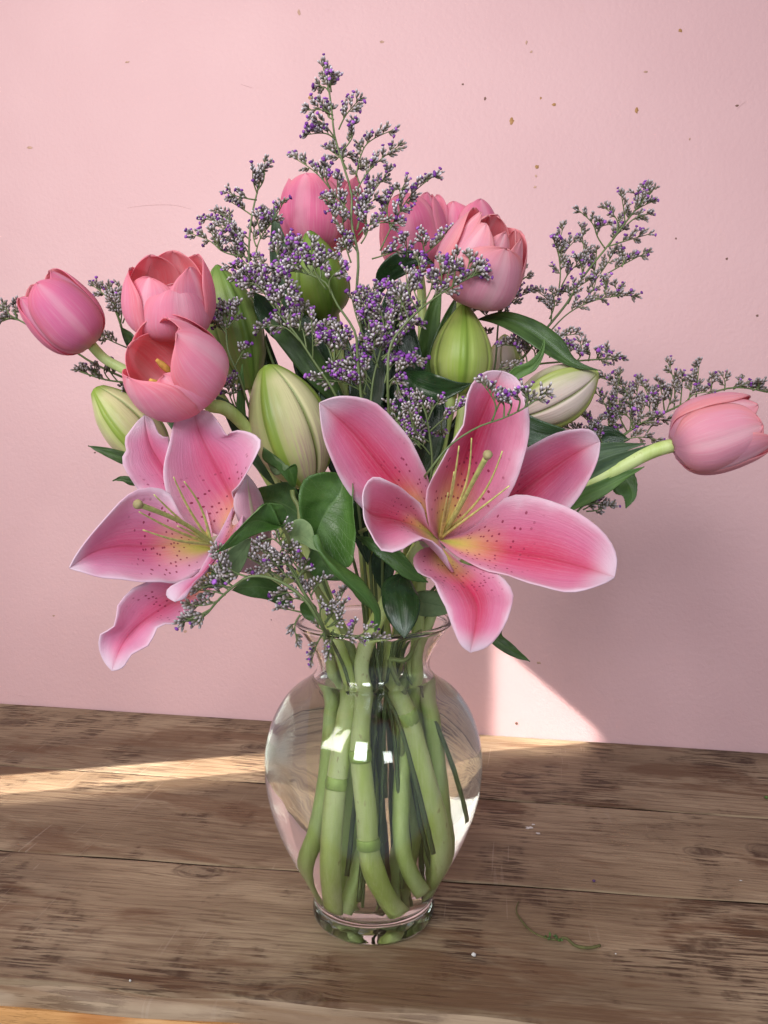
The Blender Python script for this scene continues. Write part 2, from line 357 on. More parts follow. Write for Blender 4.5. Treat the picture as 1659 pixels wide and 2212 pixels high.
def mat_wood(name, knots=(), seed=0.0, fresh=0.0):
    k = NT(name); o = k.objco(); o = k.n('VectorMath', {0: o, 1: (seed, seed * .37, 0)}, operation='ADD').outputs[0]
    q = k.n('SeparateXYZ', {0: o}); x, y, z = q.outputs
    bend = 0.0; kd = None
    for (kx, ky, r, asp) in knots:
        dx = k.m('MULTIPLY', k.m('SUBTRACT', x, kx + seed), 1.0 / asp); dy = k.m('SUBTRACT', y, ky + seed * .37)
        d = k.m('SQRT', k.m('ADD', k.m('MULTIPLY', dx, dx), k.m('MULTIPLY', dy, dy)))
        inf = k.m('POWER', 2.718, k.m('MULTIPLY', k.m('MULTIPLY', d, d), -1.0 / (r * 2.6) ** 2))
        push = k.m('MULTIPLY', k.m('MULTIPLY', inf, k.m('DIVIDE', dy, k.m('ADD', d, r * .6))), -r * .9)
        bend = push if not isinstance(bend, bpy.types.NodeSocket) else k.m('ADD', bend, push)
        dn = k.m('ADD', d, k.m('MULTIPLY', k.m('SUBTRACT', k.noise(o, 90, 3), .5), r * .5))
        core = k.ss(dn, r, r * .75); ringd = k.m('MULTIPLY', k.ss(k.m('ABSOLUTE', k.m('SUBTRACT', dn, r)), r * .18, 0.0), 1.0)
        rr = k.ss(k.m('SINE', k.m('MULTIPLY', dn, 6.28 * 3.2 / r)), .0, 1.0)
        kk = k.m('MAXIMUM', k.m('MULTIPLY', core, k.m('MULTIPLY_ADD', rr, .14, .38)), k.m('MULTIPLY', ringd, k.noise(o, 60, 2)))
        kd = kk if kd is None else k.m('MAXIMUM', kd, kk)
    y2 = k.m('ADD', y, bend) if knots else y
    v = k.n('CombineXYZ', {0: x, 1: y2, 2: z}).outputs[0]
    big = k.noise(k.scale(v, (3.2, 9, 9)), 1, 4, .55)                       # broad patches
    pat = k.noise(k.scale(v, (7, 26, 26), (3.1, 1.7, 0)), 1, 5, .62, .4)
    warp = k.noise(k.scale(v, (2.6, 8, 8), (9, 2, 0)), 1, 3, .5)
    yy = k.m('ADD', y2, k.m('MULTIPLY', warp, .055))
    ring = k.m('SINE', k.m('MULTIPLY', yy, 6.283 / .0105)); ring2 = k.m('SINE', k.m('MULTIPLY', yy, 6.283 / .0043))
    fib = k.noise(k.scale(v, (9, 420, 420)), 1, 4, .65)
    das = k.noise(k.scale(v, (24, 330, 330), (5, 5, 0)), 1, 4, .60); clump = k.noise(k.scale(v, (13, 8, 8), (2, 6, 0)), 1, 5, .62)
    c = k.mix(k.ss(big, .32, .68), (.185, .124, .074), (.330, .236, .148))
    c = k.mix(k.m('MULTIPLY', k.ss(pat, .46, .66), .6), c, (.42, .315, .205))
    c = k.mix(k.m('MULTIPLY', k.m('MULTIPLY', k.ss(ring, .45, 1.0), k.ss(warp, .35, .6)), .38), c, (.125, .066, .040))
    c = k.mix(k.m('MULTIPLY', k.ss(fib, .5, .72), .32), c, (.115, .066, .045))
    dm = k.m('MULTIPLY', k.ss(das, .46, .56), k.ss(clump, .50, .60))
    c = k.mix(k.m('MULTIPLY', k.ss(das, .53, .62), .42), c, (.085, .045, .024))
    c = k.mix(k.m('MULTIPLY', dm, .82), c, (.050, .024, .013))
    red = k.noise(k.scale(v, (5, 17, 17), (1.3, 7.7, 0)), 1, 5, .65, .6)
    c = k.mix(k.m('MULTIPLY', k.ss(red, .52, .62), .62), c, (.130, .062, .030))
    gry = k.noise(k.scale(o, (4, 7, 7), (8, 3, 0)), 1, 4, .6)
    c = k.mix(k.m('MULTIPLY', k.ss(gry, .55, .75), .30), c, (.15, .125, .105))
    if kd is not None: c = k.mix(k.m('MULTIPLY', kd, .8), c, (.055, .030, .020))
    # scratches with bare wood in them
    sc = k.noise(k.scale(o, (240, 9, 9)), 1, 1, .5, 1.0)
    c = k.mix(k.m('MULTIPLY', k.m('MULTIPLY', k.ss(sc, .70, .74), k.ss(gry, .45, .6)), .35), c, (.40, .31, .24))
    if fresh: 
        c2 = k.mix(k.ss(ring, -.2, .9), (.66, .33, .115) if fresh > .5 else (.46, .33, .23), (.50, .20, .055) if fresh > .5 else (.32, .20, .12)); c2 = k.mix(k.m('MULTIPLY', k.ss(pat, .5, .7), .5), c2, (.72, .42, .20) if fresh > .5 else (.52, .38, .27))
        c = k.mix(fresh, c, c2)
    h = k.m('SUBTRACT', k.m('MULTIPLY', fib, .6), k.m('ADD', k.m('MULTIPLY', dm, .5), k.m('MULTIPLY', ring2, .06)))
    if kd is not None: h = k.m('SUBTRACT', h, k.m('MULTIPLY', kd, .4))
    r = k.m('ADD', .58, k.m('MULTIPLY', k.m('SUBTRACT', pat, .5), .3))
    b = k.n('BsdfPrincipled', {'Base Color': c, 'Roughness': r, 'Specular IOR Level': .2, 'Normal': k.bump(h, .6, .0018)})
    k.t.links.new(b.outputs[0], k.out.inputs[0]); return k.mat

def mat_wall():
    k = NT('pink_wall_paint'); o = k.objco()
    n1 = k.noise(o, 210, 3, .55); n2 = k.noise(o, 700, 2, .5); n3 = k.noise(o, 5, 3, .5); n4 = k.noise(o, 38, 3, .6)
    c = k.mix(k.ss(n3, .3, .7), (.665, .405, .412), (.70, .435, .44))
    c = k.mix(k.m('MULTIPLY', k.ss(n4, .66, .72), .12), c, (.60, .36, .32))
    h = k.m('ADD', k.m('MULTIPLY', n1, .75), k.m('ADD', k.m('MULTIPLY', n2, .2), k.m('MULTIPLY', n4, .5)))
    b = k.n('BsdfPrincipled', {'Base Color': c, 'Roughness': .50, 'Specular IOR Level': .35, 'Normal': k.bump(h, .30, .0024)})
    k.t.links.new(b.outputs[0], k.out.inputs[0]); return k.mat

def mat_plain(name, c, rough=.6, spec=.3):
    k = NT(name); n = k.noise(k.objco(), 260, 3)
    cc = k.mix(k.ss(n, .3, .7), c, tuple(x * .7 for x in c))
    b = k.n('BsdfPrincipled', {'Base Color': cc, 'Roughness': rough, 'Specular IOR Level': spec})
    k.t.links.new(b.outputs[0], k.out.inputs[0]); return k.mat
def mat_glass(name, ior, col=(1, 1, 1), rough=0.0):
    k = NT(name)
    h = k.noise(k.objco(), 26, 2, .5)
    b = k.n('BsdfGlass', {'Color': (*col, 1), 'IOR': ior, 'Roughness': rough})
    if name == 'clear_glass': k.set(b.inputs['Normal'], k.bump(h, .22, .0018))
    k.t.links.new(b.outputs[0], k.out.inputs[0]); return k.mat

M = {}
M['lily1'] = mat_lily('lily_petal_front', (.90, .54, .68), (.82, .32, .52), (.78, .12, .27))
M['lily2'] = mat_lily('deep_lily_petal_front', (.86, .44, .58), (.74, .20, .36), (.64, .035, .115))
M['lilyb'] = mat_lily('lily_petal_back', (.86, .62, .68), (.72, .30, .44), (.66, .20, .32), True)
def tul(n, main, edge, streak, basec): return mat_tulip(n, main, edge, streak, basec)
M['t_mauve'] = tul('mauve_tulip_outside', (.84, .25, .47), (.82, .22, .34), (.90, .54, .66), (.66, .50, .42))
M['t_coral'] = tul('coral_tulip_outside', (.90, .34, .49), (.90, .29, .36), (.95, .62, .70), (.84, .38, .56))
M['t_rose'] = tul('rose_tulip_outside', (.86, .22, .42), (.88, .32, .42), (.94, .56, .66), (.72, .38, .38))
M['t_pale'] = tul('pale_tulip_outside', (.86, .40, .52), (.88, .36, .38), (.94, .66, .70), (.70, .36, .54))
M['t_in'] = mat_tulip('coral_tulip_inside', (.93, .26, .30), (.94, .38, .42), (.96, .62, .65), (.90, .14, .08), True)
M['lilyleaf'] = mat_leaf('lily_leaf', (.028, .060, .012), (.070, .135, .028), .33, True)
M['tulipleaf'] = mat_leaf('tulip_leaf', (.045, .085, .042), (.095, .160, .070), .48, True)
M['salal'] = mat_leaf('broad_leaf', (.045, .110, .018), (.085, .185, .034), .36, False, .16, .5, (.14, .24, .07))
M['salalback'] = mat_leaf('broad_leaf_underside', (.17, .25, .11), (.24, .33, .15), .6, False, .2, .25, (.10, .17, .07))
M['darkleaf'] = mat_leaf('dark_glossy_leaf', (.010, .030, .008), (.022, .060, .014), .26, True, .06, .6)
M['brightleaf'] = mat_leaf('bright_leaf', (.07, .15, .03), (.12, .23, .05), .42, True, .2, .4)
M['tstem'] = mat_stem('tulip_stem', (.45, .57, .15), (.62, .72, .31), (.36, .34, .09))
M['lstem'] = mat_stem('lily_stem', (.56, .68, .16), (.78, .84, .40), (.28, .14, .03))
M['sstem'] = mat_stem('broad_leaf_stem', (.24, .30, .09), (.34, .38, .14), (.20, .10, .04))
M['lnode'] = mat_stem('lily_stem_node', (.34, .48, .07), (.48, .62, .16), (.13, .09, .03))
M['wstem'] = mat_stem('woody_stem', (.09, .055, .030), (.15, .10, .05), (.06, .03, .02))
M['mstem'] = mat_stem('spray_stem', (.11, .15, .05), (.17, .22, .08), (.10, .07, .04))
M['bud_cream'] = mat_bud('cream_bud', (.70, .64, .34), (.27, .38, .05), (.62, .36, .36))
M['bud_green'] = mat_bud('green_bud', (.40, .48, .11), (.24, .36, .05), (.44, .48, .18))
M['bud_dark'] = mat_bud('dark_green_bud', (.19, .29, .04), (.12, .21, .025), (.22, .28, .06))
M['bud_pale'] = mat_bud('pale_pink_bud', (.70, .58, .50), (.36, .42, .10), (.62, .42, .42))
M['bud_olive'] = mat_bud('olive_bud', (.22, .30, .075), (.13, .22, .035), (.26, .22, .09))
M['floret'] = mat_attr('spray_florets')
M['filament'] = mat_plain('filament', (.70, .66, .22), .45, .4)
M['style'] = mat_plain('style', (.52, .54, .17), .4, .4)
M['stigma'] = mat_plain('stigma', (.42, .34, .16), .6, .3)
M['anther'] = mat_plain('tulip_anther', (.72, .42, .10), .7, .2)
M['glass'] = mat_glass('clear_glass', 1.48, (.985, .995, .985))
M['water'] = mat_glass('clear_water', 1.333, (.995, 1, .995))
# ------------------------------------------------------------------ wall and table
WL0 = W0 - WT * 1.2; WL1 = W1 + WT * 1.2
mb = MB(); up = np.array([0, 0, 1.0])
lo = -0.45
mb.add([WL0 + up * lo, WL1 + up * lo, WL1 + up * 1.6, WL0 + up * 1.6,
        WL0 + up * lo - WN * .05, WL1 + up * lo - WN * .05, WL1 + up * 1.6 - WN * .05, WL0 + up * 1.6 - WN * .05],
       [(0, 1, 2, 3), (5, 4, 7, 6), (0, 3, 7, 4), (1, 5, 6, 2), (3, 2, 6, 7), (0, 4, 5, 1)])
wall = obj('wall', mb, mat_wall(), smooth=False, kind='structure')
rng = random.Random(4)
M['ochre'] = mat_plain('ochre_stain', (.45, .23, .08), .5); M['darkspot'] = mat_plain('dark_chip', (.22, .12, .09), .7); M['scratch'] = mat_plain('faint_scratch', (.58, .35, .34), .7); M['filler'] = mat_plain('pale_filler', (.60, .37, .27), .8)
def blob(u, v, rx, ry, mat, name):
    m = MB(); c = WP(u, v, .0002); k = 12; s = 0.94 / F_
    ring = []
    for i in range(k):
        a = i * 2 * math.pi / k; q = rng.uniform(.65, 1.2)
        ring.append(c + WT * math.cos(a) * rx * s * q + up * math.sin(a) * ry * s * q)
    top = c + WN * .0007
    V = ring + [top]; m.add(V, [(i, (i + 1) % k, k) for i in range(k)])
    return obj(name, m, mat, wall, kind=None)
for (u, v, rx, ry, t) in [(672,210,6,5,'ochre'),(646,27,3.5,6,'filler'),(1105,261,5,7,'ochre'),(1375,239,3.5,6,'ochre'),(1197,226,4.5,3.5,'ochre'),
    (1168,212,2.5,2.5,'ochre'),(1470,66,3.5,3.5,'ochre'),(1137,92,2.5,4,'filler'),(1148,112,3,3,'filler'),(825,90,5,3,'filler'),(1000,182,2.5,2.5,'darkspot'),(1160,360,4,4,'ochre'),
    (1158,380,2.5,2.5,'filler'),(1156,404,3,2.5,'filler'),(275,134,5,2.5,'filler'),(64,319,7,3,'filler'),(1395,155,4,2.5,'filler'),(1570,559,2.5,2.5,'darkspot'),
    (1636,682,2.5,2.5,'darkspot'),(1592,228,4,2,'darkspot'),(1460,515,2,2,'darkspot'),(1048,213,2.5,3.5,'darkspot'),(1490,300,1.5,3,'filler'),(236,782,3,1.5,'darkspot'),
    (400,1364,4,3.5,'filler'),(116,1330,3.5,2,'filler'),(205,978,3,2,'darkspot'),(1150,997,3.5,2.5,'ochre'),(586,1339,1.5,1.5,'darkspot'),(1163,1432,5,3,'filler'),(1116,1563,3,3,'darkspot')]:
    blob(u, v, rx, ry, M[t], 'stain' if t != 'darkspot' else 'paint_chip')
for pts in [[(275,449),(330,443),(380,444),(412,452)], [(1592,236),(1602,226),(1612,219)], [(520,182),(545,190)], [(30,1500),(60,1506)]]:
    m = MB(); m.tube([WP(u, v, .0001) for u, v in pts], [.00008, .0002, .0001], 6, n=14); obj('scratch', m, M['scratch'], wall)

table = thing('table', (0, 0.15, 0), 'weathered brown wooden plank table with worn orange front edge against the pink wall', 'table')
def ground_dir(a, b): return unit(G(*b) - G(*a))
def plank(edge_back, edge_front, mat, gap=.0017, thick=.028, front_round=.002, nx=120, ny=16, sag=.0, ext=.45, name='plank'):
    """board between two seam lines (each two table points), built in its own frame along the grain"""
    b0, b1 = edge_back; f0, f1 = edge_front
    d = unit(b1 - b0); 
    b0, b1 = b0 - d * ext, b1 + d * ext
    d2 = unit(f1 - f0); f0, f1 = f0 - d2 * ext, f1 + d2 * ext
    ys = np.concatenate([[0, .0025, .006], np.linspace(.02, .98, ny), [.994, .9975, 1]])
    zz = np.zeros(len(ys)); zz[0] = -.0022; zz[1] = -.0008; zz[-1] = -.0022; zz[-2] = -.0008
    rs = np.random.RandomState(int(abs(b0[1]) * 1e4) % 999)
    ph = rs.rand(6) * 6
    V, F = [], []
    n = len(ys)
    for i in range(nx + 1):
        t = i / nx; A = b0 * (1 - t) + b1 * t; B = f0 * (1 - t) + f1 * t
        e = unit(B - A); w = np.linalg.norm(B - A)
        for j in range(n):
            q = A + e * (gap / 2 + (w - gap) * ys[j])
            wob = .0005 * math.sin(t * 23 + ph[0] + ys[j] * 2) + .0004 * math.sin(t * 51 + ph[1]) * ys[j]
            edge = max(0, 1 - min(ys[j], 1 - ys[j]) * 20)
            V.append(q + up * (zz[j] * (1 + .6 * math.sin(t * 61 + ph[2] + j)) - abs(wob) * .5) + e * edge * .0003 * math.sin(t * 90 + ph[3]))
    for i in range(nx):
        for j in range(n - 1):
            F.append((i * n + j, i * n + j + 1, (i + 1) * n + j + 1, (i + 1) * n + j))
    o2 = len(V)
    if front_round > .004:      # worn round front arris and a face below it
        prof = [(-.0003, .0024), (-.0009, .0052), (-.0018, .0070), (-.0040, .0084), (-.0080, .0090)]
        for i in range(nx + 1):
            t = i / nx; B = f0 * (1 - t) + f1 * t; A = b0 * (1 - t) + b1 * t; e = unit(B - A)
            wv = 1 + .35 * math.sin(t * 31 + 1) * math.sin(t * 13)
            for dz, dy in prof: V.append(B + e * dy * front_round / .006 * wv + up * (dz * front_round / .006 - .0022))
        m_ = len(prof)
        for i in range(nx):
            F.append((i * n + n - 1, o2 + i * m_, o2 + (i + 1) * m_, (i + 1) * n + n - 1))
            for j in range(m_ - 1): F.append((o2 + i * m_ + j, o2 + i * m_ + j + 1, o2 + (i + 1) * m_ + j + 1, o2 + (i + 1) * m_ + j))
        low = [[o2 + i * m_ + m_ - 1 for i in range(nx + 1)], [i * n for i in range(nx + 1)]]
    else:
        low = [[i * n + n - 1 for i in range(nx + 1)], [i * n for i in range(nx + 1)]]
    o3 = len(V)
    for row in low:
        for ix in row: q = V[ix].copy(); q[2] = -thick; V.append(q)
    k = nx + 1
    for i in range(nx):
        F.append((low[0][i], o3 + i, o3 + i + 1, low[0][i + 1]))
        F.append((low[1][i + 1], o3 + k + i + 1, o3 + k + i, low[1][i]))
        F.append((o3 + i, o3 + k + i, o3 + k + i + 1, o3 + i + 1))
    V = np.array(V); c = (b0 + b1 + f0 + f1) / 4; ang = math.atan2(d[1], d[0])
    R_ = np.array([[math.cos(-ang), -math.sin(-ang), 0], [math.sin(-ang), math.cos(-ang), 0], [0, 0, 1]])
    V = (V - c) @ R_.T
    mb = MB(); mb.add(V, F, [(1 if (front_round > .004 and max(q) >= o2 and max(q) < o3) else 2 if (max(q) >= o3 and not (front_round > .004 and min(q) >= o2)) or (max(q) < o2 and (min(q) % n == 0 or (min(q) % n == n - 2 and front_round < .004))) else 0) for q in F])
    me_o = obj(name, mb, [mat, M['worn'], M['grime_shade']])
    me_o.parent = table; me_o.location = c - ROOT[table.name]; me_o.rotation_euler = (0, 0, ang)
    return me_o, c, ang
def to_local(c, ang, pt):
    q = pt - c; return (math.cos(-ang) * q[0] - math.sin(-ang) * q[1], math.sin(-ang) * q[0] + math.cos(-ang) * q[1])
M['grime_shade'] = mat_plain('seam_grime_shade', (.030, .018, .011), .9, .1)  # plank sides coloured dark: seam dirt plus painted shade of the open gap
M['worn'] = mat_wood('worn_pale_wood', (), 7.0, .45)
S0 = (W0 + WN * .001, W1 + WN * .001)
S1 = (G(0, 1652), G(1659, 1768)); S2 = (G(0, 1836), G(1659, 1952)); S3 = (G(0, 2117), G(823, 2177))
def frame_of(eb, ef, ext=.45):
    b0, b1 = eb; f0, f1 = ef; d = unit(b1 - b0); d2 = unit(f1 - f0)
    c = (b0 - d * ext + b1 + d * ext + f0 - d2 * ext + f1 + d2 * ext) / 4; return c, math.atan2(d[1], d[0])
def knots_for(eb, ef, ks):
    c, a = frame_of(eb, ef)
    return [(*to_local(c, a, G(u, v)), r, asp) for (u, v, r, asp) in ks]
pA = plank(S0, S1, mat_wood('weathered_board', knots_for(S0, S1, [(1103, 1676, .0085, 1.0), (22, 1560, .012, 1.8), (1595, 1640, .010, 1.6), (548, 1615, .012, 1.3)]), 0.0))
pB = plank(S1, S2, mat_wood('weathered_board_second', knots_for(S1, S2, [(1518, 1840, .0085, 1.7), (1655, 1835, .010, 1.5)]), 5.3))
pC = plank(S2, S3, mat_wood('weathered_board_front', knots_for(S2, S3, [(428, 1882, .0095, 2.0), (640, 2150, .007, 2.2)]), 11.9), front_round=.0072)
# the rounded worn arris and front face show fresh orange wood, sunlit warmth painted into its colour: a lipping board under the top's edge
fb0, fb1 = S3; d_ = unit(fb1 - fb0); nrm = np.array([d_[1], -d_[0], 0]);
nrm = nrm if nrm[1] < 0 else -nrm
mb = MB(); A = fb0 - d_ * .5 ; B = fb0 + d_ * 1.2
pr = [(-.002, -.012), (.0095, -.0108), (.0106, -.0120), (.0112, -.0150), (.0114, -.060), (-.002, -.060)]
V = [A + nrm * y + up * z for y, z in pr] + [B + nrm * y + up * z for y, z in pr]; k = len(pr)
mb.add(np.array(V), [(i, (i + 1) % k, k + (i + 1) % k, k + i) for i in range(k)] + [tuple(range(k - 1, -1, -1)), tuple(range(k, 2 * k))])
edge = obj('edge_board', mb, mat_wood('fresh_sunlit_orange_wood', (), 3.0, .85), table, smooth=False, label='orange worn wood along the front edge, sunlit tone in its colour')

# sun shaft: a strip on the table behind the vase, a wedge on the wall
a_up = unit(up - (up @ SUN_D) * SUN_D); b_h = np.cross(a_up, SUN_D); b_h = b_h if b_h[1] < 0 else -b_h     # b_h points to the camera side
corner = WP(1068, 1384)                        # where the jamb edge meets the lintel edge on the wall
WSHAFT, HSHAFT = 0.049, 0.62
cen = corner - SUN_D * 1.25 + b_h * WSHAFT / 2 - a_up * HSHAFT / 2
l = bpy.data.lights.new('sun_shaft', 'AREA'); l.shape = 'RECTANGLE'; l.size = WSHAFT; l.size_y = HSHAFT; l.energy = .46; l.color = (1.0, .93, .84); l.spread = math.radians(.55)
lo_ = bpy.data.objects.new('sun_shaft', l); SC.collection.objects.link(lo_)
from mathutils import Matrix
xax = Vector(unit(np.cross(a_up, -SUN_D))); yax = Vector(a_up); zax = Vector(-SUN_D)
lo_.matrix_world = Matrix(((xax[0], yax[0], zax[0], cen[0]), (xax[1], yax[1], zax[1], cen[1]), (xax[2], yax[2], zax[2], cen[2]), (0, 0, 0, 1)))

# light grazing past the near jamb: the shaft's soft front edge
cen2 = corner - SUN_D * 1.25 + b_h * (WSHAFT + .012) - a_up * (HSHAFT / 2 + .02)
l2 = bpy.data.lights.new('sun_shaft_edge', 'AREA'); l2.shape = 'RECTANGLE'; l2.size = .024; l2.size_y = HSHAFT; l2.energy = .085; l2.color = (1.0, .93, .84); l2.spread = math.radians(2.2)
o2_ = bpy.data.objects.new('sun_shaft_edge', l2); SC.collection.objects.link(o2_)
o2_.matrix_world = Matrix(((xax[0], yax[0], zax[0], cen2[0]), (xax[1], yax[1], zax[1], cen2[1]), (xax[2], yax[2], zax[2], cen2[2]), (0, 0, 0, 1)))
# ------------------------------------------------------------------ vase and water
def zr(v, hw):
    p = P(W_ / 2 - 21, v, 0.0); z = p[2]
    depth = (0 - CAM[1]) * cp + (CAM[2] - z) * sp
    return hw / F_ * depth, z
def smooth_prof(pts, n): return spline([(a, b) for a, b in pts], n)
zt = zr(1345, 166)[1]
outer = [zr(1928, 126), zr(1896, 141), zr(1829, 178), zr(1777, 203), zr(1698, 227.5), zr(1626, 233), zr(1579, 226), zr(1530, 207), zr(1492, 178), zr(1466, 142), zr(1442, 122), zr(1420, 122.5), zr(1395, 133), zr(1368, 150), zr(1345, 165.5)]
zb = outer[0][1]
ro = smooth_prof(outer, 60)
th = .0024
tan = unit(np.gradient(ro, axis=0)); nin = np.stack([-tan[:, 1], tan[:, 0]], 1)       # to the inside
inner = ro + nin * np.linspace(.0045, th, len(ro))[:, None]
rf = zr(1960, 131)[0]
foot = [(0.0001, .0035), (.030, .0030), (.0355, .0012), (.038, 0.0), (rf - .002, 0.0004), (rf - .0003, .003), (rf, .0075), (rf - .0012, .0115), (ro[0, 0] + .0005, .0155)]
FLOOR = zb + .0005
lip = []
tip_c = (ro[-1] + inner[-1]) / 2
for a in np.linspace(-.2, math.pi + .2, 9):
    lip.append(tip_c + np.array([math.cos(a), math.sin(a)]) * .0019 + np.array([0.0002, .0005]))
inn = [q for q in inner[::-1] if q[1] > FLOOR + .004]
ri_b = inn[-1][0]
floor_pts = [(ri_b - .0015, FLOOR + .0016), (ri_b - .006, FLOOR), (.0001, FLOOR - .0006)]
prof = foot + [tuple(q) for q in ro if q[1] > .0165] + [tuple(q) for q in lip] + [tuple(q) for q in inn] + floor_pts
vase = thing('vase', (0, 0, 0), 'clear glass urn vase with flared rim holding the bouquet on the table', 'vase')
mb = MB(); mb.lathe(prof, 96); obj('glass_body', mb, M['glass'], vase)
WATER_Z = zr(1462, 0)[1]
wi = [(r + .0006, z) for r, z in inn if z < WATER_Z]
wz = WATER_Z; rw = np.interp(wz, [q[1] for q in inn[::-1]], [q[0] for q in inn[::-1]])
wp = [(.0001, wz - .0002), (rw - .003, wz - .0001), (rw - .0008, wz + .0006), (rw + .0006, wz + .0012)] + wi + [(ri_b - .0012, FLOOR + .0012), (ri_b - .006, FLOOR - .0006), (.0001, FLOOR - .0012)]
mb = MB(); mb.lathe(wp[::-1], 96)
w = obj('water', mb, M['water'], None); tag(w, 'clear water filling the glass vase up to its neck', 'water')
# ------------------------------------------------------------------ helpers for stalks
def C(conv, pts):                        # [(x, y, depth)] in a crop -> 3-D
    return np.array([P(*conv(x, y), d) for x, y, d in pts])
def VS(x, y, d, mag=1.33):               # a point inside the vase read in the vase crop, refraction undone
    jr = random.Random(int(x * 31 + y * 17)); x += jr.uniform(-26, 26)
    u, v = R7(x, y); u = 808 + (u - 808) / mag
    return P(u, v, d)
def inside(p, margin=.006):              # keep a stem within the glass
    p = np.array(p, float); z = p[2]
    rr = np.interp(z, [q[1] for q in inn[::-1]], [q[0] for q in inn[::-1]]) - margin
    r = math.hypot(p[0], p[1])
    if z < zt and r > rr: p[:2] *= rr / r
    p[2] = max(p[2], FLOOR + .0035)
    return p
def stem_mesh(parent, runs, mat, name='stem', seg=12):
    """runs: list of (points, radii); joined into one stem mesh"""
    mb = MB()
    for pts, rad in runs:
        rv = random.Random(int(abs(pts[0][0]) * 1e5)); rad = np.interp(np.linspace(0, 1, 16), np.linspace(0, 1, len(rad)), rad) * np.array([1.0] + [rv.uniform(.92, 1.07) for _ in range(15)])
        mb.tube(np.array(pts), rad, seg, n=max(16, 9 * len(pts)))
    return obj(name, mb, mat, parent)
def node_rings(parent, pts, rad, mat, ts):
    p = spline(np.array(pts), 60)
    for t in ts:
        i = int(t * 59); i = min(max(i, 1), 58); d = unit(p[i + 1] - p[i - 1])
        m = MB(); m.tube([p[i] - d * .0038, p[i], p[i] + d * .0030], [rad * 1.06, rad * 1.14, rad * 1.06], 18, n=7); obj('node', m, M['lnode'], parent)
def petal(parent, conv, L, Mi, R, mats, name='petal', **kw):
    mb = sheet_mb(C(conv, L), C(conv, Mi), C(conv, R), **kw)
    return obj(name, mb, mats, parent)
def bud(parent, base, tip, hw, mat, roll=0.0, tri=.07, name='bud', prof=None, bend=0.0, label=None):
    base, tip = np.asarray(base), np.asarray(tip); ax = unit(tip - base); Lg = np.linalg.norm(tip - base)
    e1 = unit(np.cross(ax, np.array([0, 1.0, 0]))); e2 = np.cross(ax, e1)          # e1 sideways, e2 +-depth
    if e2[1] > 0: e2 = -e2; e1 = -e1
    prof = prof or [(0, .26), (.06, .42), (.16, .66), (.30, .90), (.45, 1.0), (.60, .97), (.74, .82), (.86, .56), (.94, .31), (.985, .15), (1.0, .05)]
    nv, nt = 44, 72
    ts = np.linspace(0, 1, nv); w = spline(prof, 200); w = np.interp(ts, w[:, 0], w[:, 1]) * hw
    V, UV = [], []
    for i, t in enumerate(ts):
        c = base + ax * Lg * t + e1 * bend * math.sin(math.pi * t)
        for j in range(nt + 1):
            q = j / nt; th_ = 2 * math.pi * q + roll
            f = abs((q * 3) % 1 - .5)
            r = 1 + tri * (math.cos(2 * math.pi * q * 3 + math.pi)) * .6
            r += .075 * math.exp(-(f / .035) ** 2) - .05 * (math.exp(-((f - .085) / .035) ** 2)) - .10 * math.exp(-((.5 - f) / .022) ** 2)
            r *= w[i]
            V.append(c + (e1 * math.sin(th_) + e2 * math.cos(th_)) * r); UV.append((q, t))
    F = [(i * (nt + 1) + j, i * (nt + 1) + j + 1, (i + 1) * (nt + 1) + j + 1, (i + 1) * (nt + 1) + j) for i in range(nv - 1) for j in range(nt)]
    # bmesh-free orientation check
    V = np.array(V); q = F[len(F) // 2]; nrm_ = np.cross(V[q[1]] - V[q[0]], V[q[2]] - V[q[0]])
    cen = base + ax * Lg * .5
    if nrm_ @ (V[q[0]] - cen) < 0: F = [f[::-1] for f in F]
    F.append(tuple(range(nt))); F.append(tuple((nv - 1) * (nt + 1) + j for j in range(nt)))
    m = MB(); m.add(V, F, 0, UV)
    return obj(name, m, mat, parent, label=label)
def leaf(parent, pts, mats, name='leaf', tw=0.0, fold=.25, ripple=(0, 2, 0), face=1, thick=.0004, nu=6, nv=26, groove=.0004, serr=0.0, dl=None, dr=None, bow=0.0):
    """pts: (u, v, depth, half width left, half width right) along the midrib, in picture units; the blade folds up along its midrib
    and tilts by tw (depth of the right edge minus the left one, per unit of width)"""
    a = np.array([p[:2] for p in pts], float); t = unit(np.gradient(a, axis=0))
    if len(a) > 2: t = unit(np.concatenate([[a[1] - a[0]], (a[2:] - a[:-2]), [a[-1] - a[-2]]]))
    nrm = np.stack([-t[:, 1], t[:, 0]], 1) * -1          # left of the way
    L, Mi, R = [], [], []
    for i, p in enumerate(pts):
        u, v, d = p[:3]; wl = p[3]; wr = p[4] if len(p) > 4 else p[3]
        px = (d - CAM[1]) / F_
        t_ = (p[5] if len(p) > 5 else tw)
        L.append(P(u + nrm[i, 0] * wl, v + nrm[i, 1] * wl, d - (fold + t_) * wl * px))
        R.append(P(u - nrm[i, 0] * wr, v - nrm[i, 1] * wr, d - (fold - t_) * wr * px))
        Mi.append(P(u, v, d))
    mb = sheet_mb(L[1:-1], Mi, R[1:-1], nu=nu, nv=nv, thick=thick, ripple=ripple, groove=groove, face=face, serr=serr, bow=bow)
    return obj(name, mb, mats, parent)
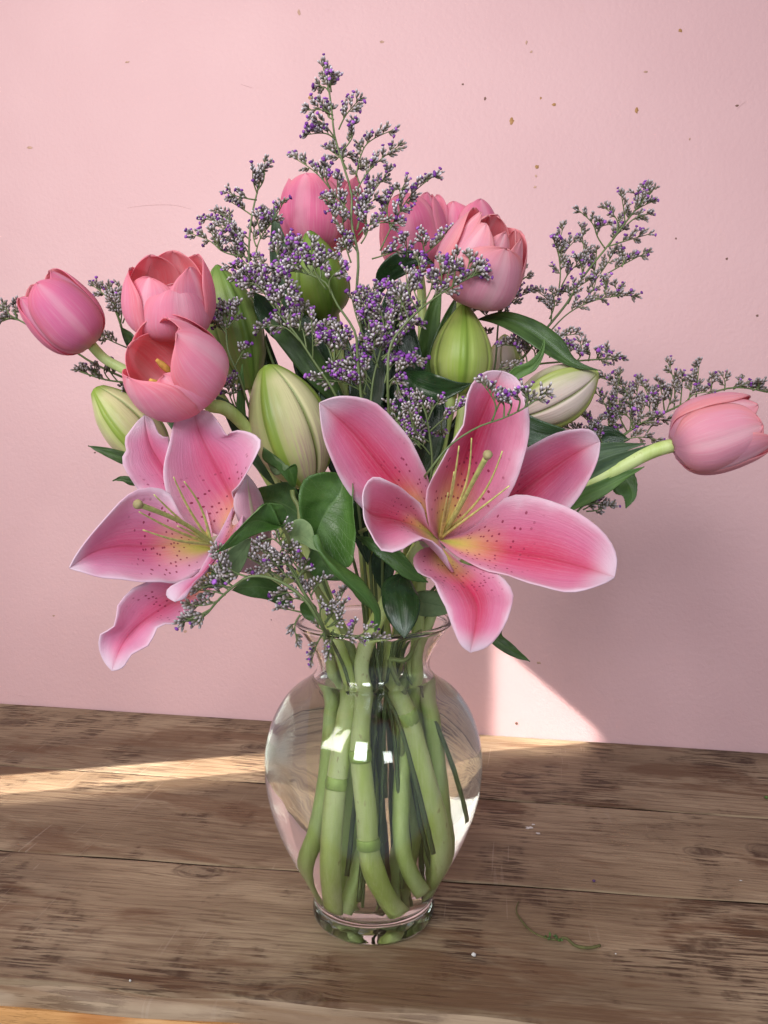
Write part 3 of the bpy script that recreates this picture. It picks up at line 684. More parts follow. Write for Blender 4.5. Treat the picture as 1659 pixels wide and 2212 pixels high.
def filaments(parent, conv, base, tips, pist):
    for (x, y, d, mx, my, md) in tips:
        m = MB(); m.tube(C(conv, [base, (mx, my, md), (x, y, d)]), [.0010, .0008, .00062, .00035], 8, n=18); obj('filament', m, M['filament'], parent)
    m = MB(); m.tube(C(conv, pist), [.0014, .0012, .0013, .0016], 10, n=20); st = obj('style', m, M['style'], parent)
    e = C(conv, pist)[-1]; dr = unit(e - C(conv, pist)[-2]); m = MB()
    m.tube([e - dr * .001, e + dr * .001, e + dr * .003, e + dr * .0042], [.0016, .0025, .0026, .0010], 12, n=9); obj('stigma', m, M['stigma'], st)
PT = [(0, .30), (.05, .52), (.13, .78), (.24, .95), (.36, 1.0), (.50, .95), (.64, .81), (.77, .60), (.88, .38), (.95, .22), (.985, .13), (1.0, .04)]
LB, LF1, LF2 = M['lilyb'], M['lily1'], M['lily2']

# ------------------------------------------------------------------ lily with the blossom over the rim (deep pink) and two buds
lilyB = thing('lily_stalk', VS(930, 1740, .005), 'lily stalk with the deep pink blossom leaning out over the vase rim', 'lily', 'lily stalks in the vase')
sB = [P(920, 1165, -.040), P(905, 1240, -.030), P(880, 1330, -.020), inside(P(850, 1425, -.020)), inside(VS(712, 620, -.021)), inside(VS(715, 900, -.024)), inside(VS(738, 1190, -.026)), inside(VS(790, 1400, -.024)), inside(VS(935, 1745, -.012))]
sB[2] = P(812, 1345, -.018); sB[3] = inside(P(782, 1425, -.022)); sB[1] = P(862, 1255, -.026)
stem_mesh(lilyB, [(sB, [.0046, .0052, .0060, .0062]),
    ([P(1000, 835, .010), P(985, 960, .012), P(930, 1110, .005), P(870, 1240, -.018)], [.0030, .0030, .0034, .0036]),
    ([P(1128, 905, .006), P(1060, 1010, .008), P(960, 1130, .002), P(880, 1232, -.018)], [.0030, .0030, .0034, .0036])], M['lstem'])
node_rings(lilyB, sB, .0059, M['lstem'], [.62, .80])
m = MB(); m.tube([P(945, 1172, -.060), P(936, 1170, -.050), P(918, 1166, -.038)], [.0062, .0066, .0050], 14, n=10)
bl = obj('blossom', m, LB, lilyB)
base = (672, 925, -.062)
# upper-left broad petal
petal(bl, R5, [(560,930,-.066),(290,768,-.078),(165,600,-.086),(100,420,-.092)], [base,(560,770,-.070),(400,582,-.078),(230,375,-.086),(75,238,-.094)],
      [(655,800,-.066),(628,668,-.076),(608,588,-.082),(560,470,-.090),(470,350,-.096),(330,240,-.100),(190,203,-.100)], [LF2, LB], groove=.0012, ripple=(.0016, 2, .5))
# right-upper petal, behind
petal(bl, R5, [(800,820,-.064),(1000,560,-.066),(1110,466,-.068),(1210,418,-.070),(1330,380,-.072),(1440,380,-.073)], [base,(850,860,-.058),(1020,740,-.056),(1200,600,-.058),(1350,495,-.062),(1482,432,-.070)],
      [(850,960,-.062),(1200,900,-.070),(1340,750,-.076),(1432,622,-.080),(1472,520,-.078)], [LF2, LB], groove=.0012, ripple=(.0010, 2, 2))
# centre-up petal with its left margin rolled
petal(bl, R5, [(622,840,-.082),(612,715,-.088),(650,620,-.094),(735,470,-.104),(800,350,-.108),(812,250,-.106),(850,135,-.100),(915,82,-.096)],
      [base,(735,735,-.070),(830,450,-.078),(905,270,-.086),(965,130,-.092),(992,80,-.096)],
      [(800,918,-.072),(930,842,-.082),(1000,752,-.090),(1062,640,-.098),(1100,500,-.104),(1121,330,-.104),(1105,200,-.102),(1062,112,-.098)], [LF2, LB], groove=.0012, ripple=(.0008, 2, 1))
# right-lower long petal
petal(bl, R5, [(820,878,-.078),(925,790,-.088),(1012,712,-.096),(1110,702,-.104),(1250,735,-.114),(1400,800,-.124),(1510,900,-.130),(1566,1010,-.132)],
      [base,(830,955,-.082),(1000,985,-.094),(1200,1012,-.110),(1400,1062,-.124),(1556,1112,-.132)],
      [(770,1003,-.086),(900,1060,-.100),(1010,1106,-.112),(1150,1150,-.124),(1300,1174,-.134),(1430,1163,-.138),(1510,1140,-.136)], [LF2, LB], groove=.0010, ripple=(.0014, 2, 0))
# bottom petal
petal(bl, R5, [(552,1000,-.082),(560,1062,-.092),(640,1142,-.108),(700,1240,-.120),(752,1390,-.128),(790,1462,-.130)],
      [(680,950,-.066),(735,1070,-.088),(825,1175,-.106),(862,1275,-.122),(852,1390,-.130),(832,1492,-.130)],
      [(800,1045,-.084),(905,1075,-.096),(990,1110,-.110),(1040,1200,-.124),(1030,1300,-.132),(985,1390,-.134),(910,1470,-.132)], [LF2, LB], groove=.0012, ripple=(.0018, 2.2, 2.4))
# left front petal, cupped, lower lip curled over
petal(bl, R5, [(632,870,-.074),(590,782,-.082),(500,685,-.094),(415,622,-.102),(345,618,-.106),(305,670,-.108)],
      [base,(560,852,-.072),(440,815,-.082),(350,800,-.096),(297,760,-.110)],
      [(755,1082,-.094),(690,1000,-.110),(600,925,-.116),(490,967,-.124),(395,966,-.126),(335,900,-.122),(303,830,-.116)], [LF2, LB], groove=.0010, ripple=(.0016, 2, 1), nu=16)
filaments(bl, R5, (682, 915, -.066), [(775,455,-.128,745,660,-.104),(838,415,-.124,812,640,-.100),(993,480,-.126,905,680,-.104),(1028,655,-.130,880,770,-.108),(750,585,-.138,728,730,-.110),(720,690,-.118,700,800,-.095)],
          [(690,912,-.066),(775,770,-.096),(858,610,-.122),(914,508,-.136)])
bud(lilyB, P(993, 850, .010), P(1003, 656, .004), .0222, M['bud_green'], roll=-1.02, prof=PT, label='yellowish green lily bud standing upright')
bud(lilyB, P(1108, 900, .006), P(1292, 803, -.010), .0200, M['bud_pale'], roll=-.35, tri=.10, label='pale cream pink lily bud with green ribs, lying sideways')

# ------------------------------------------------------------------ lily whose light pink blossom opens towards the left-hand tulips
lilyA = thing('lily_stalk', VS(545, 1740, .0), 'lily stalk with the light pink blossom under the open coral tulip', 'lily', 'lily stalks in the vase')
sA = [P(640, 1080, .000), P(672, 1200, .000), P(712, 1330, -.008), inside(P(745, 1425, -.016)), inside(VS(625, 570, -.016)), inside(VS(612, 850, -.018)), inside(VS(560, 1130, -.022)), inside(VS(545, 1400, -.024)), inside(VS(545, 1745, -.014))]
stem_mesh(lilyA, [(sA, [.0046, .0054, .0061, .0061]),
    ([P(556, 1232, -.034), P(600, 1252, -.030), P(650, 1240, -.012), P(682, 1238, -.004)], [.0042, .0038, .0040, .0044]),
    ([P(662, 1045, -.020), P(668, 1090, -.010), P(664, 1170, .000)], [.0036, .0038, .0040]),
    ([P(330, 985, -.004), P(440, 1060, .004), P(560, 1110, .006), P(650, 1140, .002)], [.0030, .0030, .0034, .0036])], M['lstem'])
node_rings(lilyA, sA, .0058, M['lstem'], [.70])
m = MB(); m.tube(C(R4, [(985,1150,-.080),(1080,1185,-.062),(1180,1240,-.042),(1250,1270,-.033)]), [.0085, .0105, .0070, .0044], 16, n=14)
bl = obj('blossom', m, LB, lilyA)
base = (965, 1150, -.080)
petal(bl, R4, [(900,900,-.064),(730,800,-.060),(690,560,-.058),(700,480,-.058),(655,478,-.060),(620,425,-.062),(598,372,-.062)], [base,(800,850,-.056),(660,650,-.056),(590,530,-.060),(556,355,-.064)],
      [(860,1010,-.070),(620,840,-.064),(530,805,-.064),(480,740,-.066),(430,655,-.068),(425,600,-.068),(455,555,-.068),(440,498,-.068),(475,440,-.066),(515,388,-.064)], [LF1, LB], groove=.0014, ripple=(.0018, 3, 1))
petal(bl, R4, [(990,1065,-.066),(900,1040,-.072),(780,970,-.080),(715,865,-.084),(680,750,-.086),(675,620,-.084),(710,500,-.080),(755,370,-.074)],
      [base,(1078,880,-.058),(1000,715,-.062),(925,560,-.066),(872,430,-.068),(848,325,-.068)],
      [(1045,985,-.074),(1092,890,-.080),(1068,812,-.086),(1110,770,-.096),(1180,690,-.102),(1222,600,-.104),(1244,512,-.100),(1180,462,-.092),(1100,458,-.084),(1042,482,-.078),(1000,410,-.074),(930,330,-.070)],
      [LF1, LB], groove=.0014, ripple=(.0008, 2, .3), nu=16, nv=40)
petal(bl, R4, [(900,1040,-.086),(800,975,-.094),(745,880,-.098),(700,815,-.100),(640,795,-.104),(520,800,-.110),(420,862,-.116),(320,960,-.122),(235,1075,-.126),(150,1195,-.128)],
      [base,(750,1128,-.090),(560,1130,-.098),(400,1130,-.108),(260,1165,-.118),(114,1262,-.128)],
      [(900,1260,-.092),(800,1325,-.104),(720,1345,-.112),(590,1345,-.120),(420,1326,-.126),(250,1300,-.130),(160,1278,-.130)], [LF1, LB], groove=.0010, ripple=(.0012, 2, 0), nu=14)
petal(bl, R4, [(880,1270,-.094),(760,1290,-.098),(625,1312,-.102),(505,1385,-.108),(420,1475,-.112),(388,1582,-.116),(340,1632,-.118),(300,1655,-.118),(288,1730,-.118),(312,1812,-.118)],
      [base,(880,1370,-.086),(700,1470,-.092),(560,1560,-.100),(462,1650,-.108),(396,1760,-.116),(362,1872,-.120)],
      [(1010,1300,-.090),(940,1440,-.098),(850,1480,-.106),(800,1570,-.112),(740,1602,-.116),(660,1600,-.120),(610,1662,-.122),(556,1722,-.124),(480,1772,-.126),(430,1850,-.124)], [LF1, LB], groove=.0014, ripple=(.0014, 3, 2))
# petal seen edge-on, its tip curling down over the throat
petal(bl, R4, [(1078,900,-.082),(1020,1020,-.098),(960,1130,-.112),(905,1225,-.124),(835,1320,-.134),(750,1352,-.140),(692,1385,-.142),(684,1425,-.142)],
      [base,(1085,1000,-.094),(1030,1120,-.108),(960,1215,-.122),(880,1312,-.134),(790,1400,-.142),(735,1462,-.144)],
      [(1075,1085,-.074),(1140,945,-.086),(1120,1060,-.098),(1020,1165,-.112),(935,1255,-.124),(905,1302,-.132),(838,1362,-.138),(800,1440,-.142)], [LF1, LB], groove=.0004, ripple=(.0010, 3, 0), nu=8)
# back of the tube
petal(bl, R4, [(1110,1150,-.070),(1115,1000,-.080),(1085,860,-.086),(1130,760,-.088)], [(1175,1240,-.050),(1215,1060,-.074),(1190,900,-.080),(1160,700,-.084)],
      [(1275,1180,-.044),(1312,1050,-.050),(1275,900,-.060),(1215,760,-.074)], [LB, LF1], groove=-.0006)
filaments(bl, R4, (955, 1120, -.086), [(730,722,-.128,815,900,-.108),(792,748,-.124,890,900,-.104),(613,826,-.136,770,975,-.114),(525,928,-.142,720,1030,-.118),(548,1036,-.140,740,1095,-.118),(752,1012,-.120,850,1060,-.104)],
          [(965,1120,-.086),(830,1020,-.106),(680,945,-.128),(530,888,-.146)])
bud(lilyA, P(664, 1048, -.022), P(576, 788, -.036), .0258, M['bud_cream'], roll=-.72, prof=[(0,.30),(.05,.48),(.15,.74),(.3,.95),(.45,1),(.6,.95),(.74,.80),(.86,.57),(.94,.36),(.985,.2),(1,.06)], label='large cream lily bud with green ribs and a pink flush')
bud(lilyA, P(352, 1010, -.006), P(205, 838, -.020), .0185, M['bud_cream'], roll=-.85, tri=.10, prof=[(0,.3),(.1,.6),(.3,.93),(.5,1),(.7,.86),(.85,.58),(.95,.34),(.99,.22),(1,.08)], label='slim pale green lily bud')

# ------------------------------------------------------------------ third lily stalk: buds only, upright behind
lilyC = thing('lily_stalk', VS(1130, 1500, .01), 'lily stalk bearing only closed green buds among the limonium', 'lily', 'lily stalks in the vase')
sC = [P(700, 690, .028), P(720, 820, .030), P(752, 1000, .026), P(800, 1200, .016), inside(P(838, 1425, .008)), inside(VS(905, 600, -.008)), inside(VS(1010, 800, -.012)), inside(VS(1085, 1000, -.014)), inside(VS(1140, 1300, -.010)), inside(VS(1125, 1560, -.004))]
stem_mesh(lilyC, [(sC, [.0034, .0044, .0050, .0060, .0060]),
    ([P(540, 830, .014), P(590, 960, .018), P(680, 1080, .020), P(770, 1120, .020)], [.0028, .0030, .0034, .0036]),
    ([P(1096, 850, .060), P(1040, 960, .050), P(930, 1110, .030), P(812, 1225, .014)], [.0028, .0030, .0034, .0036])], M['lstem'])
node_rings(lilyC, sC, .0058, M['lstem'], [.72])
bud(lilyC, P(706, 688, .026), P(668, 498, .012), .0218, M['bud_dark'], roll=-1.35, tri=.04, prof=PT, label='dark green lily bud crossed by a limonium spray')
bud(lilyC, P(543, 840, .012), P(468, 572, .000), .0205, M['bud_olive'], roll=-1.5, label='tall olive green lily bud')
bud(lilyC, P(1098, 850, .060), P(1090, 722, .058), .0135, M['bud_pale'], roll=.5, label='small pale lilac lily bud far back')
for pts in [
    [(806,1190,.0,4),(832,1255,-.03,26),(862,1268,-.062,38),(880,1290,-.070,42),(884,1335,-.076,30),(872,1378,-.080,2)],          # glossy leaf hanging into the rim
]:
    leaf(lilyC, [(875,1235,-.045,6),(862,1262,-.058,32,34),(868,1300,-.068,40,42),(872,1340,-.074,30,32),(874,1379,-.078,1)], [M['darkleaf'], M['lilyleaf']], fold=-.12, groove=.0006)
leaf(lilyC, [(910,880,.01,4),(900,820,.006,18),(880,740,.004,24),(862,660,.008,14),(850,610,.01,1)], [M['darkleaf'], M['lilyleaf']], fold=.2)
leaf(lilyB, [(1085,1360,-.040,4),(1070,1378,-.046,16,12),(1100,1402,-.048,13,12),(1145,1429,-.050,1)], [M['lilyleaf'], M['lilyleaf']], fold=.1)
leaf(lilyB, [(1030,690,.008,2),(1080,688,.0,16,14),(1140,712,-.008,26,22),(1200,755,-.014,26,18),(1240,785,-.018,10,8),(1298,800,-.020,1)], [M['lilyleaf'], M['lilyleaf']], fold=.15, tw=-.5, groove=.0008, name='leaf')
leaf(lilyB, [(1085,840,-.016,4),(1118,808,-.020,15,12),(1150,790,-.022,12,10),(1170,762,-.024,6,5),(1176,732,-.024,1)], [M['brightleaf'], M['lilyleaf']], fold=.3)
leaf(lilyB, [(868,800,-.010,10),(900,830,-.020,32,26),(950,846,-.028,34,22),(990,838,-.032,14,10),(1020,828,-.034,1)], [M['darkleaf'], M['lilyleaf']], fold=.1, tw=.35)
leaf(lilyB, [(1000,800,.0,8),(1080,890,-.01,26),(1150,935,-.014,32),(1220,945,-.016,18),(1265,950,-.016,1)], [M['darkleaf'], M['lilyleaf']], fold=.2)
leaf(lilyA, [(330,985,-.018,6),(275,990,-.026,14,12),(235,978,-.030,10),(190,963,-.032,1)], [M['lilyleaf'], M['lilyleaf']], fold=.15)
leaf(lilyA, [(330,1040,-.012,5),(285,1040,-.018,9),(262,1034,-.02,5),(243,1039,-.02,1)], [M['lilyleaf'], M['lilyleaf']], fold=.15)
leaf(lilyA, [(300,790,.0,4),(292,755,-.004,12),(275,725,-.006,10),(260,706,-.008,1)], [M['lilyleaf'], M['lilyleaf']], fold=.3)
leaf(lilyC, [(820,640,.030,6),(832,600,.020,22,18),(868,572,.014,30,22),(905,560,.012,16,12),(940,572,.010,1)], [M['darkleaf'], M['lilyleaf']], fold=.1, tw=.3)
leaf(lilyC, [(640,760,.010,6),(600,705,.0,26,24),(572,665,-.004,24,22),(548,630,-.006,1)], [M['darkleaf'], M['lilyleaf']], fold=.2)
leaf(lilyC, [(760,900,.012,6),(700,820,.004,26,24),(640,740,.0,32,28),(590,690,-.002,20,18),(550,640,-.004,1)], [M['lilyleaf'], M['lilyleaf']], fold=.2)
# ------------------------------------------------------------------ tulips
def tulip(label, base, top, Rm, stem, outm, petals=None, flare=0.0, stamen=False, srad=.0036, seed=0, lenf=1.0, egg=1.0):
    rs = random.Random(seed)
    base, top = P(*base), P(*top); ax = unit(top - base); Lg = np.linalg.norm(top - base) * lenf
    toc = unit(CAM - base); f = unit(toc - (toc @ ax) * ax); r_ = np.cross(f, ax)
    if r_[0] < 0 and abs(r_[0]) > .1: r_ = -r_
    root = thing('tulip', stem[-1], label, 'tulip', 'pink tulips in the vase')
    if petals is None:
        petals = [(0, 0, 1, 1, 1), (122, 0, 1, 1, 1), (238, 0, 1, 1, 1), (60, 0, 1, 1, 0), (180, 0, 1.02, 1, 0), (300, 0, 1, 1, 0)]
    T = [0, .05, .12, .25, .42, .60, .78, .90, 1.0]
    RR = [.10, .36, .60, .88, 1.0, .985, .90, .80, .70]
    ZZ = [0, .012, .05, .17, .37, .58, .79, .91, 1.0]
    WW = [.30, .55, .74, .94, 1.0, .98, .84, .62, .0]
    nv, nu = 30, 10
    for k, (phi, op, ls, ws, outer_) in enumerate(petals):
        ts = 1 - (1 - np.linspace(0, 1, nv)) ** 1.35
        r = np.interp(ts, T, RR); z = np.interp(ts, T, ZZ); w = np.interp(ts, T, WW)
        ker = np.array([1, 2, 3, 2, 1.]) / 9
        for arr in (r, z):
            arr[2:-2] = np.convolve(arr, ker, 'valid')
        w = np.where(ts > .62, np.sqrt(np.clip(1 - ((ts - .62) / .38) ** 2.3, 0, 1)) * .98, np.interp(ts, [0, .05, .12, .25, .42, .62], [.28, .52, .72, .92, 1.0, .98]))
        z = z * ls
        o = op + flare
        rr = Rm * r * (1 if outer_ else .90) * (1 + o * ts ** 1.6)
        zz = Lg * z * (1 - .10 * max(o, 0) * ts)
        half = math.radians(60 if outer_ else 54) * ws
        g = np.zeros((nv, 2 * nu + 1, 3)); s = np.linspace(-1, 1, 2 * nu + 1)
        ph0 = math.radians(phi + rs.uniform(-5, 5)); ra, rb = rs.uniform(0, 6), rs.uniform(.8, 1.6)
        skew = rs.uniform(-.10, .10)
        for i in range(nv):
            ang = ph0 + half * w[i] * s + skew * ts[i] ** 2
            rad = rr[i] * (1 - (.075 if outer_ else .05) * (s * w[i]) ** 2) + Rm * (.022 * np.sin(5 * ts[i] * rb + ra + 3 * s) * ts[i] * np.abs(s))
            rad = rad - Rm * .03 * np.exp(-(s / .10) ** 2) * math.sin(math.pi * min(1, ts[i] * 1.02)) * (1 if outer_ else -.6)
            hz = zz[i] - Lg * .02 * np.abs(s) ** 2 * w[i] + Lg * .012 * np.sin(7 * s * rb + ra) * (ts[i] ** 6)
            g[i] = base + ax * hz[:, None] + (f[None] * np.cos(ang)[:, None] + r_[None] * np.sin(ang)[:, None]) * rad[:, None]
        du = np.gradient(g, axis=1); dv = np.gradient(g, axis=0); n = unit(np.cross(du, dv)); n[-1] = n[-2]
        outw = g - (base + ax * (((g - base) @ ax)[..., None]))
        sg = 1.0 if (n * outw).sum() > 0 else -1.0; n = n * sg
        nU = 2 * nu + 1; back = g - n * .0004; off = nv * nU
        V = np.concatenate([g.reshape(-1, 3), back.reshape(-1, 3)])
        uv1 = np.stack([np.broadcast_to((s + 1) / 2, (nv, nU)), np.broadcast_to(ts[:, None], (nv, nU))], -1).reshape(-1, 2)
        F, MI = [], []
        for i in range(nv - 1):
            for j in range(nU - 1):
                q = (i * nU + j, i * nU + j + 1, (i + 1) * nU + j + 1, (i + 1) * nU + j); q = q if sg > 0 else q[::-1]
                F.append(q); MI.append(0); F.append(tuple(x + off for x in q[::-1])); MI.append(1)
        ring = [(i, 0) for i in range(nv)] + [(nv - 1, j) for j in range(1, nU)] + [(i, nU - 1) for i in range(nv - 2, -1, -1)] + [(0, j) for j in range(nU - 2, 0, -1)]
        for a_, b_ in zip(ring, ring[1:] + ring[:1]):
            x, y = a_[0] * nU + a_[1], b_[0] * nU + b_[1]; q = (x, y, y + off, x + off); F.append(q if sg > 0 else q[::-1]); MI.append(0)
        mb = MB(); mb.add(V, F, MI, np.concatenate([uv1, uv1])); obj('petal', mb, [outm, M['t_in']], root)
    if stamen:
        m = MB(); m.tube([base + ax * .002, base + ax * Lg * .25, base + ax * Lg * .45], [.003, .0034, .0042], 10, n=8); obj('pistil', m, M['bud_green'], root)
        for k in range(6):
            a = k * math.pi / 3 + .3; dr = f * math.cos(a) + r_ * math.sin(a)
            q0 = base + ax * Lg * .05 + dr * Rm * .18; q1 = base + ax * Lg * .34 + dr * Rm * .40; q2 = base + ax * Lg * .62 + dr * Rm * .50
            m = MB(); m.tube([q0, q1], [.0012, .0008], 8, n=4); fl = obj('filament', m, M['filament'], root)
            m = MB(); m.tube([q1, (q1 + q2) / 2, q2], [.0012, .0022, .0022, .0010], 10, n=10); obj('anther', m, M['anther'], fl)
    st = np.array([base - ax * 0.0 + ax * .0015] + [base - ax * .012] + list(stem))
    stem_mesh(root, [(st, [srad * .95, srad, srad * 1.05, srad * 1.3, srad * 1.35])], M['tstem'])
    return root
def vs_path(*pts, mag=1.33): return [inside(VS(*p, mag)) for p in pts]

T1 = tulip('closed mauve tulip stretching away from the others, its stem bare above the open coral tulip', (198, 745, -.030), (75, 615, -.050), .0232,
      [P(262, 795, -.024), P(400, 880, -.010), P(560, 1080, .006), P(690, 1270, .004), inside(P(702, 1420, .004))] + vs_path((548, 620, .000), (545, 900, -.004), (505, 1200, -.006), (450, 1450, -.004), (480, 1650, .0)),
      M['t_mauve'], [(8, .02, 1, 1.0, 1), (128, .05, 1.02, 1, 1), (240, .0, 1, 1, 1), (66, .0, 1, 1, 0), (184, 0, 1.02, 1, 0), (305, .02, .98, 1, 0)], seed=3)
T2 = tulip('coral pink half open tulip standing just above the wide open one', (374, 728, -.050), (356, 572, -.070), .0280,
      [P(430, 800, -.028), P(560, 1000, -.002), P(690, 1250, .006), inside(P(722, 1420, .010))] + vs_path((600, 640, .008), (600, 900, .008), (590, 1200, .008), (650, 1500, .004), (620, 1690, .002)),
      M['t_coral'], [(12, -.04, .84, 1.1, 1), (106, .12, 1.10, .95, 1), (258, .08, .95, 1.05, 1), (56, -.02, 1.0, 1.05, 0), (160, .02, 1.10, 1, 0), (208, .04, 1.06, 1, 0), (-40, .0, .92, .95, 0)], flare=-.02, seed=5)
T3 = tulip('wide open coral tulip showing its red inside and yellow anthers', (432, 850, -.062), (330, 744, -.094), .0325,
      [P(480, 880, -.050), P(560, 960, -.030), P(640, 1110, -.008), P(705, 1290, -.004), inside(P(760, 1420, .000))] + vs_path((690, 640, .002), (690, 900, .002), (680, 1200, .004), (650, 1450, .006), (690, 1690, .004)),
      M['t_coral'], [(50, -.22, 1.03, 1.12, 1), (165, .0, 1.05, 1.05, 1), (-76, .06, .98, 1.05, 1), (-16, -.02, .82, .95, 0), (105, -.16, 1.08, 1.1, 0), (212, -.08, 1.02, 1.08, 0)], flare=.0, stamen=True, seed=8, srad=.0046)
T4 = tulip('tall rose tulip half hidden behind the highest limonium spray', (700, 548, .060), (692, 385, .050), .0330,
      [P(716, 640, .058), P(750, 900, .050), P(785, 1200, .030), inside(P(800, 1420, .020))] + vs_path((780, 640, .012), (790, 900, .008), (770, 1150, .002), (720, 1400, -.006), (640, 1700, -.012)),
      M['t_rose'], [(-28, .05, 1.0, .95, 1), (96, .14, 1.02, 1, 1), (-90, .02, 1.0, 1.0, 1), (30, .06, .98, 1, 0), (150, .10, 1.04, 1, 0), (230, .05, 1.03, 1, 0)], seed=9)
T5 = tulip('closed tulip standing between the tallest limonium spray and the pale many-petalled tulip', (905, 588, .052), (882, 428, .046), .0270,
      [P(912, 680, .054), P(905, 900, .050), P(880, 1200, .030), inside(P(850, 1420, .018))] + vs_path((880, 640, .004), (930, 900, -.006), (950, 1110, -.012), (965, 1350, -.018), (1085, 1610, -.016)),
      M['t_rose'], [(-10, -.02, 1, 1.05, 1), (105, -.02, 1.0, 1, 1), (230, 0, .98, 1, 1), (60, -.04, 1, 1, 0), (175, 0, 1.0, 1, 0), (290, 0, .98, 1, 0)], seed=12)
T6 = tulip('bright rose tulip tucked right behind the pale many-petalled tulip', (1000, 590, .075), (998, 428, .068), .0290,
      [P(1000, 690, .072), P(960, 950, .056), P(900, 1220, .032), inside(P(862, 1420, .024))] + vs_path((930, 640, .020), (960, 900, .022), (1010, 1150, .022), (1040, 1350, .018), (1060, 1590, .012)),
      M['t_rose'], [(-70, .0, 1.03, .8, 1), (40, .10, .92, .8, 1), (160, 0, .96, 1, 1), (-15, .05, .9, .9, 0), (95, .14, .86, .8, 0), (230, 0, .98, 1, 0)], seed=14)
T7 = tulip('pale pink many-petalled tulip above the upright green lily bud', (1005, 648, .006), (1078, 492, -.022), .0330,
      [P(996, 700, .012), P(965, 900, .020), P(915, 1180, .016), inside(P(920, 1420, .004))] + vs_path((1090, 560, .004), (1112, 800, .002), (1150, 1100, .0), (1170, 1350, .0), (1110, 1600, .002)),
      M['t_pale'], [(32, -.08, .90, 1.05, 1), (140, -.12, 1.0, 1, 1), (258, -.08, 1.06, .95, 1), (-28, -.16, 1.04, .85, 0), (85, -.20, 1.0, 1, 0), (195, -.20, 1.06, 1, 0), (-62, -.20, 1.10, .6, 0), (20, -.38, 1.04, .7, 0), (120, -.42, 1.03, .7, 0), (240, -.40, 1.05, .7, 0)], seed=21, srad=.0042)
T8 = tulip('pink tulip lying almost horizontal at the end of a long thick bare stem', (1452, 963, -.018), (1640, 912, -.030), .0282,
      [P(1330, 1016, -.010), P(1120, 1130, .008), P(960, 1270, .014), inside(P(905, 1425, .010))] + vs_path((1000, 640, .006), (1010, 850, .010), (990, 1100, .014), (940, 1350, .014), (870, 1690, .008)),
      M['t_pale'], [(10, -.10, .95, 1.02, 1), (132, -.06, 1.12, 1, 1), (250, -.05, 1.0, 1, 1), (70, -.04, 1.06, 1, 0), (190, 0, 1.05, 1, 0), (310, -.08, .98, 1, 0)], seed=27, srad=.0050)
TLM = [M['tulipleaf'], M['tulipleaf']]
leaf(T8, [(1150,1110,.006,10),(1230,1060,-.006,24,16),(1310,1010,-.012,20,20),(1370,985,-.014,14,10),(1432,953,-.016,1)], TLM, fold=.25, tw=.2)
leaf(T8, [(1120,1160,.004,8),(1230,1090,-.008,20,14),(1300,1055,-.012,16,16),(1350,1030,-.014,12,6),(1392,1008,-.016,1)], [M['brightleaf'], M['tulipleaf']], fold=.2, tw=-.2)
leaf(T8, [(1130,1050,.012,8),(1240,990,.004,24),(1300,975,.0,18),(1395,958,-.002,1)], TLM, fold=.2)
leaf(T4, [(640,700,.040,10),(622,620,.034,28),(606,550,.032,24),(596,490,.030,10),(592,440,.030,1)], TLM, fold=.25)
leaf(T3, [(640,1080,-.004,10),(590,1010,-.018,28,26),(530,930,-.028,26,24),(490,880,-.034,12),(460,850,-.036,2)], TLM, fold=.3)
leaf(T3, [(545,960,-.030,6),(522,900,-.034,9),(520,840,-.036,7),(524,786,-.036,1)], [M['brightleaf'], M['tulipleaf']], fold=.4)
leaf(T1, [(560,1110,.004,8),(440,960,-.004,30),(380,900,-.010,24),(330,860,-.012,1)], TLM, fold=.25)
leaf(T5, [(905,880,.030,8),(922,760,.026,20),(935,680,.024,16),(955,610,.022,1)], [M['brightleaf'], M['tulipleaf']], fold=.3)
leaf(T7, [(905,960,.014,8),(940,800,.010,22),(965,710,.008,18),(985,640,.008,1)], [M['lilyleaf'], M['tulipleaf']], fold=.3)
leaf(T2, [(700,1230,.004,8),(640,1040,-.004,30),(600,940,-.006,26),(585,860,-.008,1)], TLM, fold=.25)
leaf(T4, [(740,1050,.040,10),(700,880,.030,34),(660,760,.026,30),(640,690,.024,1)], [M['darkleaf'], M['tulipleaf']], fold=.2)
leaf(T6, [(930,1100,.040,10),(990,960,.034,34),(1060,900,.030,26),(1130,870,.028,1)], [M['darkleaf'], M['tulipleaf']], fold=.2)
leaf(T5, [(860,1130,.034,10),(850,960,.040,40),(835,800,.044,36),(825,690,.046,1)], [M['darkleaf'], M['tulipleaf']], fold=.15)
leaf(T6, [(800,1150,.044,10),(760,950,.052,44),(735,800,.056,40),(720,660,.058,1)], [M['darkleaf'], M['tulipleaf']], fold=.15)
leaf(T2, [(690,1200,.024,10),(610,1000,.034,44),(580,850,.038,40),(575,720,.040,1)], [M['darkleaf'], M['tulipleaf']], fold=.15)
leaf(T7, [(880,1200,.030,10),(960,1040,.036,44),(1010,930,.040,40),(1050,830,.042,1)], [M['darkleaf'], M['tulipleaf']], fold=.15)
leaf(T7, [(890,1050,.030,10),(920,930,.034,40),(935,830,.036,34),(930,720,.036,1)], [M['darkleaf'], M['tulipleaf']], fold=.15)
leaf(T4, [(820,1150,.030,10),(800,1020,.030,44),(790,900,.030,40),(790,790,.030,1)], [M['darkleaf'], M['tulipleaf']], fold=.15)

